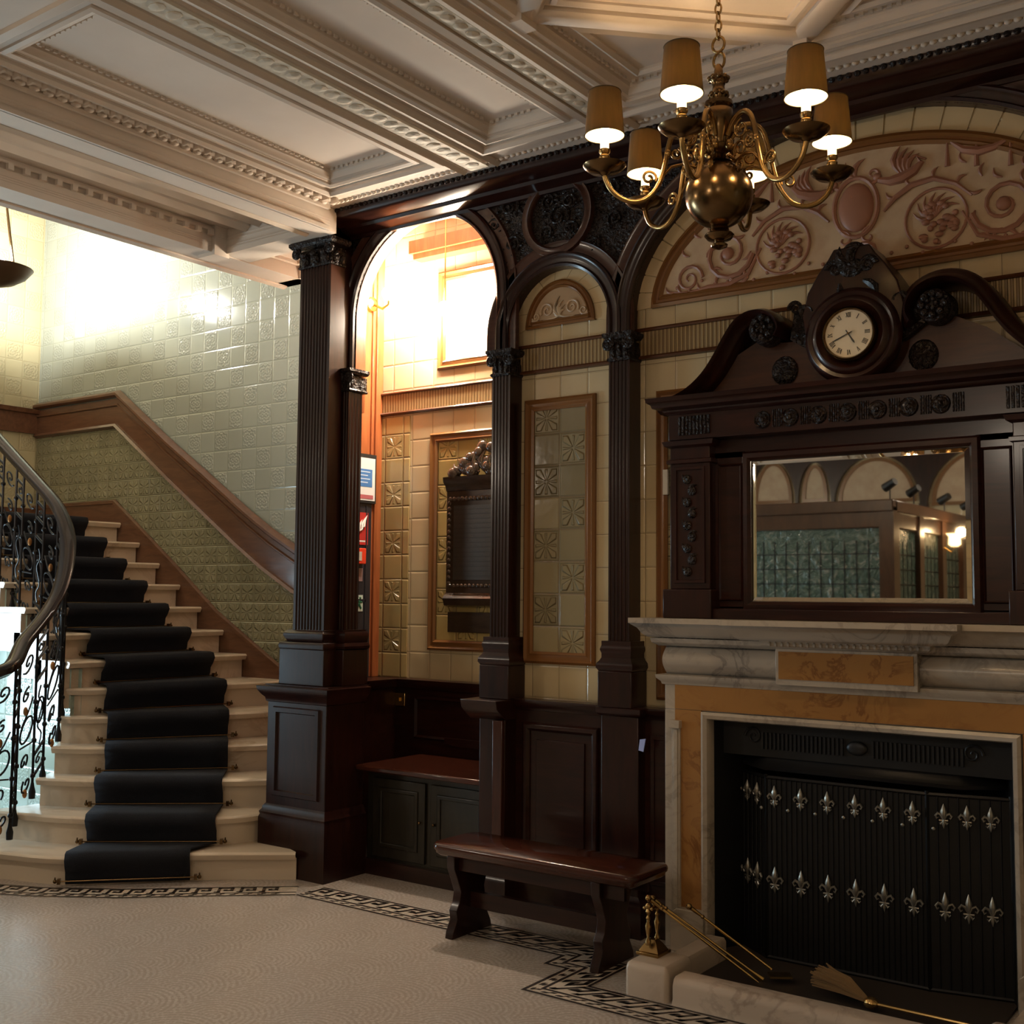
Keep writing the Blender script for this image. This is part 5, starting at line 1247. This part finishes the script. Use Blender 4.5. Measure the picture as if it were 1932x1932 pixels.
for i,(y,z) in enumerate(((5.12,1.93),(5.145,1.925),(5.17,1.935),(5.19,1.955))):
    q.tube([(-4.898,y-.025,z),(-4.898,y,z+.015),(-4.898,y+.004,z+.05),(-4.898,y+.028,z+.085)],[.002,.009,.009,.001],6)
obj('flame_symbol',q,plain('sign_white',(.8,.8,.78)),t)
obj('caption_strip',MB().box(-4.9005,-4.900,5.06,5.205,1.872,1.882),bpy.data.materials['sign_white'],t)
t=thing('fire_call_point','bright red square fire alarm call point under the red sign','call point',(-4.90,5.12,1.73))
obj('box',MB().box(-4.905,-4.87,5.09,5.185,1.735,1.832),plain('call_point_red',(.85,.06,.02)),t,bev=.004)
obj('glass_plate',MB().box(-4.87,-4.868,5.10,5.145,1.755,1.81),plain('call_point_white',(.6,.55,.5)),t)
tag(obj('small_label',onleft(5.10,5.19,1.63,1.71,0,.002),plain('faded_pink_label',(.35,.22,.22))),'small faded pink label under the red call point','label')
t=thing('exit_sign','small green and white exit pictogram plate low on the grey door','sign',(-4.90,5.1,1.44))
obj('plate',onleft(5.04,5.195,1.445,1.545,0,.003),plain('exit_white',(.75,.85,.78)),t)
q=onleft(5.05,5.12,1.452,1.538,.0035,.001); obj('green_field',q,plain('exit_green',(.02,.14,.07)),t)
q=MB().tube([(-4.901,5.17,1.51),(-4.901,5.16,1.49),(-4.901,5.178,1.462)],.007,5).tube([(-4.901,5.16,1.49),(-4.901,5.135,1.465)],.007,5).tube([(-4.901,5.135,1.51),(-4.901,5.185,1.50)],.005,5).ball((-4.901,5.17,1.527),.008,6,5)
obj('running_figure',q,bpy.data.materials['exit_green'],t)
t=thing('light_switch','small polished brass switch plate in the corner of the alcove panelling','switch',(-4.66,5.29,.88))
obj('plate',MB().box(-4.712,-4.632,5.291,5.30,.875,.955),BRASSB,t,bev=.003); obj('toggle',MB().box(-4.678,-4.668,5.28,5.291,.905,.925),BRASSB,t)
# memorial plaque
mp_=thing('memorial_plaque','dark carved wooden memorial board with fruit crest on the golden tile panel','plaque',(-4.0,5.32,1.3))
px=(-4.335,-3.72); yq=5.30
DK=wood('bronze_brown_oak',(.035,.02,.012),(.06,.035,.02),rough=.22,sc_=(3,3,12))
obj('board',MB().box(px[0],px[1],5.305,5.345,1.56,2.17),DK,mp_,bev=.004)
m_,nt,b=newmat('engraved_dark_board',.35); P,x,y,z=pos(nt); h=noise(nt,P,1,1); mpn=nt.nodes.new('ShaderNodeMapping'); nt.links.new(P,mpn.inputs[0]); mpn.inputs['Scale'].default_value=(160,1,60)
h=noise(nt,mpn.outputs[0],1,2)*((z/.028).fr().ss(.3,.5)); b.inputs['Base Color'].default_value=(.028,.02,.013,1); bump(nt,b,h,.35,.002)
obj('inscription_field',MB().box(px[0]+.06,px[1]-.06,5.298,5.305,1.64,2.08),m_,mp_)
q=MB(); q.sweep([(px[0],5.32,0),(px[1],5.32,0)],[(0,2.16),(.02,2.17),(.03,2.20),(.05,2.22),(.055,2.25),(0,2.26),(-.02,2.26),(-.02,2.16)],Zu); q.sweep([(px[0],5.32,0),(px[1],5.32,0)],[(0,1.48),(.03,1.49),(.045,1.53),(.02,1.56),(0,1.57),(-.02,1.57),(-.02,1.48)],Zu); obj('moulding',q,DK,mp_)
q=MB()
x=px[0]+.04
while x<px[1]-.03:
    q.ball((x,5.292,2.12),(.014,.008,.014),7,5); q.ball((x,5.292,1.605),(.013,.008,.012),7,5); x+=.03
z=1.62
while z<2.1:
    for x in (px[0]+.028,px[1]-.028): q.ball((x,5.298,z),(.014,.008,.014),7,5)
    z+=.034
obj('carved_border',q,DK,mp_)
random.seed(3); q=MB(); xc=sum(px)/2
for j in range(60):
    u=random.uniform(-1,1); hgt=.17*(1-abs(u)**1.4); v=random.random()*hgt; rr0=random.uniform(.022,.042)
    q.ball((xc+u*.24,5.30-.025*random.random(),2.27+v),(rr0,rr0*.6,rr0*.9),9,7)
for j in range(9): leaf(q,xc+(j-4)*.045,2.27,5.28,.13-.012*abs(j-4),.018,PI/2-(j-4)*.18)
obj('crest',q,newmat('shiny_carved_crest',.22,0,(.06,.035,.022),.4)[0],mp_,smooth=60)
obj('lower_board',MB().box(px[0],px[1],5.325,5.345,1.33,1.45),DK,mp_,bev=.003)
# ================================================================ WHAT THE MIRROR SHOWS : screen and arcades behind the camera
q=MB(); fw=thing('far_arcade','dark arcade with cream lunettes on the far wall seen in the mirror','arcade',(-4,-4.19,0))
def fplate(As,x0,x1,z0,z1):
    P=[(x0,z0)]
    for A in As: P+=archpts(A,20,0,z0)
    return P+[(x1,z0),(x1,z1),(x0,z1)]
AA=[dict(cx=-6.85,cz=2.65,a=.62,b=.62),dict(cx=-5.78,cz=2.72,a=.30,b=.56),dict(cx=-5.235,cz=2.72,a=.21,b=.50),dict(cx=-4.475,cz=2.68,a=.51,b=.58),dict(cx=-3.22,cz=2.62,a=.66,b=.68),dict(cx=-1.6,cz=2.62,a=.66,b=.68)]
obj('spandrel_board',plate(fplate(AA,-9,2.0,2.45,3.42),-4.14,-4.19),MAHO,fw)
obj('cornice',MB().box(-9,2.0,-4.19,-4.05,3.42,3.56),MAHOH,fw)
for A in AA:
    P=[(A['cx']+(A['a']-.09)*C(PI*i/24),A['cz']+.05+(A['b']-.12)*S(PI*i/24)) for i in range(25)]
    obj('lunette_relief',MB().yprism(P,-4.185,-4.175),BUFF,fw)
    obj('lunette_frame',MB().sweep([(x,-4.175,z) for x,z in P],[(0,0),(0,.015),(-.04,.015),(-.04,0)],(0,1,0),closed=True),BRN,fw)
for x in (-6.15,-5.47,-5.0,-3.92,-2.5,-.9): obj('pilaster',MB().box(x-.05,x+.05,-4.19,-4.12,0,2.66),MAHO,fw)
gp=thing('glazed_screen','timber and leaded glass screen behind the viewer, visible in the mirror','screen',(-3.6,-.1,0))
SW=wood('screen_timber',(.05,.022,.012),(.09,.04,.02),sc_=(6,6,1.5))
m_,nt,b=newmat('leaded_green_glass',.12); P,x,y,z=pos(nt); nz=noise(nt,P,13,3,.6,1.5)
nt.links.new(ramp(nt,nz,[(.3,(.035,.06,.048)),(.55,(.08,.12,.10)),(.72,(.22,.22,.19))]),b.inputs['Base Color']); bump(nt,b,nz,.5,.03); LG=m_
def screen(x0,y0,x1,y1,n):
    A=Vector((x0,y0,0));B=Vector((x1,y1,0)); t=(B-A); Lw=t.length; t.normalize(); ang=math.atan2(t.y,t.x); c=(A+B)/2
    obj('top_rail',MB().obox((c.x,c.y,2.31),(Lw/2+.06,.06,.05),ang).obox((c.x,c.y,2.20),(Lw/2,.035,.07),ang),SW,gp,bev=.01)
    obj('base_panel',MB().obox((c.x,c.y,.45),(Lw/2,.03,.45),ang),SW,gp)
    for j in range(n+1):
        p=A.lerp(B,j/n); obj('post',MB().obox((p.x,p.y,1.15),(.06,.05,1.15),ang),SW,gp)
    for j in range(n):
        p=A.lerp(B,(j+.5)/n); w_=Lw/n/2-.06
        obj('leaded_pane',MB().obox((p.x,p.y,1.52),(w_,.006,.62),ang),LG,gp)
        q=MB(); m2=max(3,int(w_*2/.10))
        for i in range(1,m2): r=A.lerp(B,(j+.5)/n)+t*(-w_+2*w_*i/m2); q.obox((r.x,r.y,1.48),(.004,.010,.55),ang)
        for i in range(1,9): q.obox((p.x,p.y,.92+.125*i),(w_,.010,.004),ang)
        for z in (2.03,): 
            for i in range(m2): 
                r=p+t*(-w_+2*w_*(i+.5)/m2); q.tube([(r.x+t.x*w_/m2*C(u),r.y+t.y*w_/m2*C(u),2.085+.035*S(u)) for u in [2*PI*k/10 for k in range(10)]],.004,5,closed=True)
        obj('lead_cames',q,IRONB,gp)
screen(-4.35,.02,-3.0,.02,1); screen(-3.0,-.05,-3.0,-2.8,4)
for k,(x,y) in enumerate(((-3.02,-.1),(-3.02,-.75),(-3.02,-1.7),(-3.02,-2.5))):
    t=thing('spotlight',['small black spotlight at the front corner on top of the glazed screen','small black spotlight second from the corner on top of the glazed screen','small black spotlight third from the corner on top of the glazed screen','small black spotlight furthest back on top of the glazed screen'][k],'spotlight',(x,y,2.36),'spotlights on the glazed screen')
    obj('stem',MB().tube([(x,y,2.36),(x,y,2.47)],.006,6),IRONB,t); obj('head',MB().tube([(x+.05,y+.02,2.52),(x-.05,y-.02,2.47)],[.032,.038],12),IRONB,t)
t=thing('screen_lamp','small lit brass wall lamp on the glazed screen, seen in the mirror','lamp',(-2.95,-1.42,2.0))
obj('bracket',MB().tube([(-2.95,-1.42,2.02),(-2.89,-1.42,1.98),(-2.86,-1.42,2.03)],.007,7),BRASSB,t); obj('shade',MB().lathe(-2.86,-1.42,[(.03,2.03),(.055,2.05),(.05,2.12),(.075,2.15)],18),GLOWC,t)
point('screen_lamp_light',(-2.80,-1.42,2.16),.04,WARM,5)
# unseen pendants added to carry the fill lights
for k,(x,y,z) in enumerate(((.7,-2.2,3.05),(-2.2,-.9,3.05),(-6.9,.4,3.0))):
    t=thing('pendant_lamp',['glass globe pendant over the hall behind the viewer','glass globe pendant in front of the glazed screen behind the viewer','glass globe pendant in the lobby left of the stair'][k],'lamp',(x,y,z),'globe pendants')
    obj('globe',MB().ball((x,y,z),.09,20,12),GLOWC,t,smooth=80); obj('rod',MB().tube([(x,y,z+.09),(x,y,3.62)],.006,6),BRASSD,t)
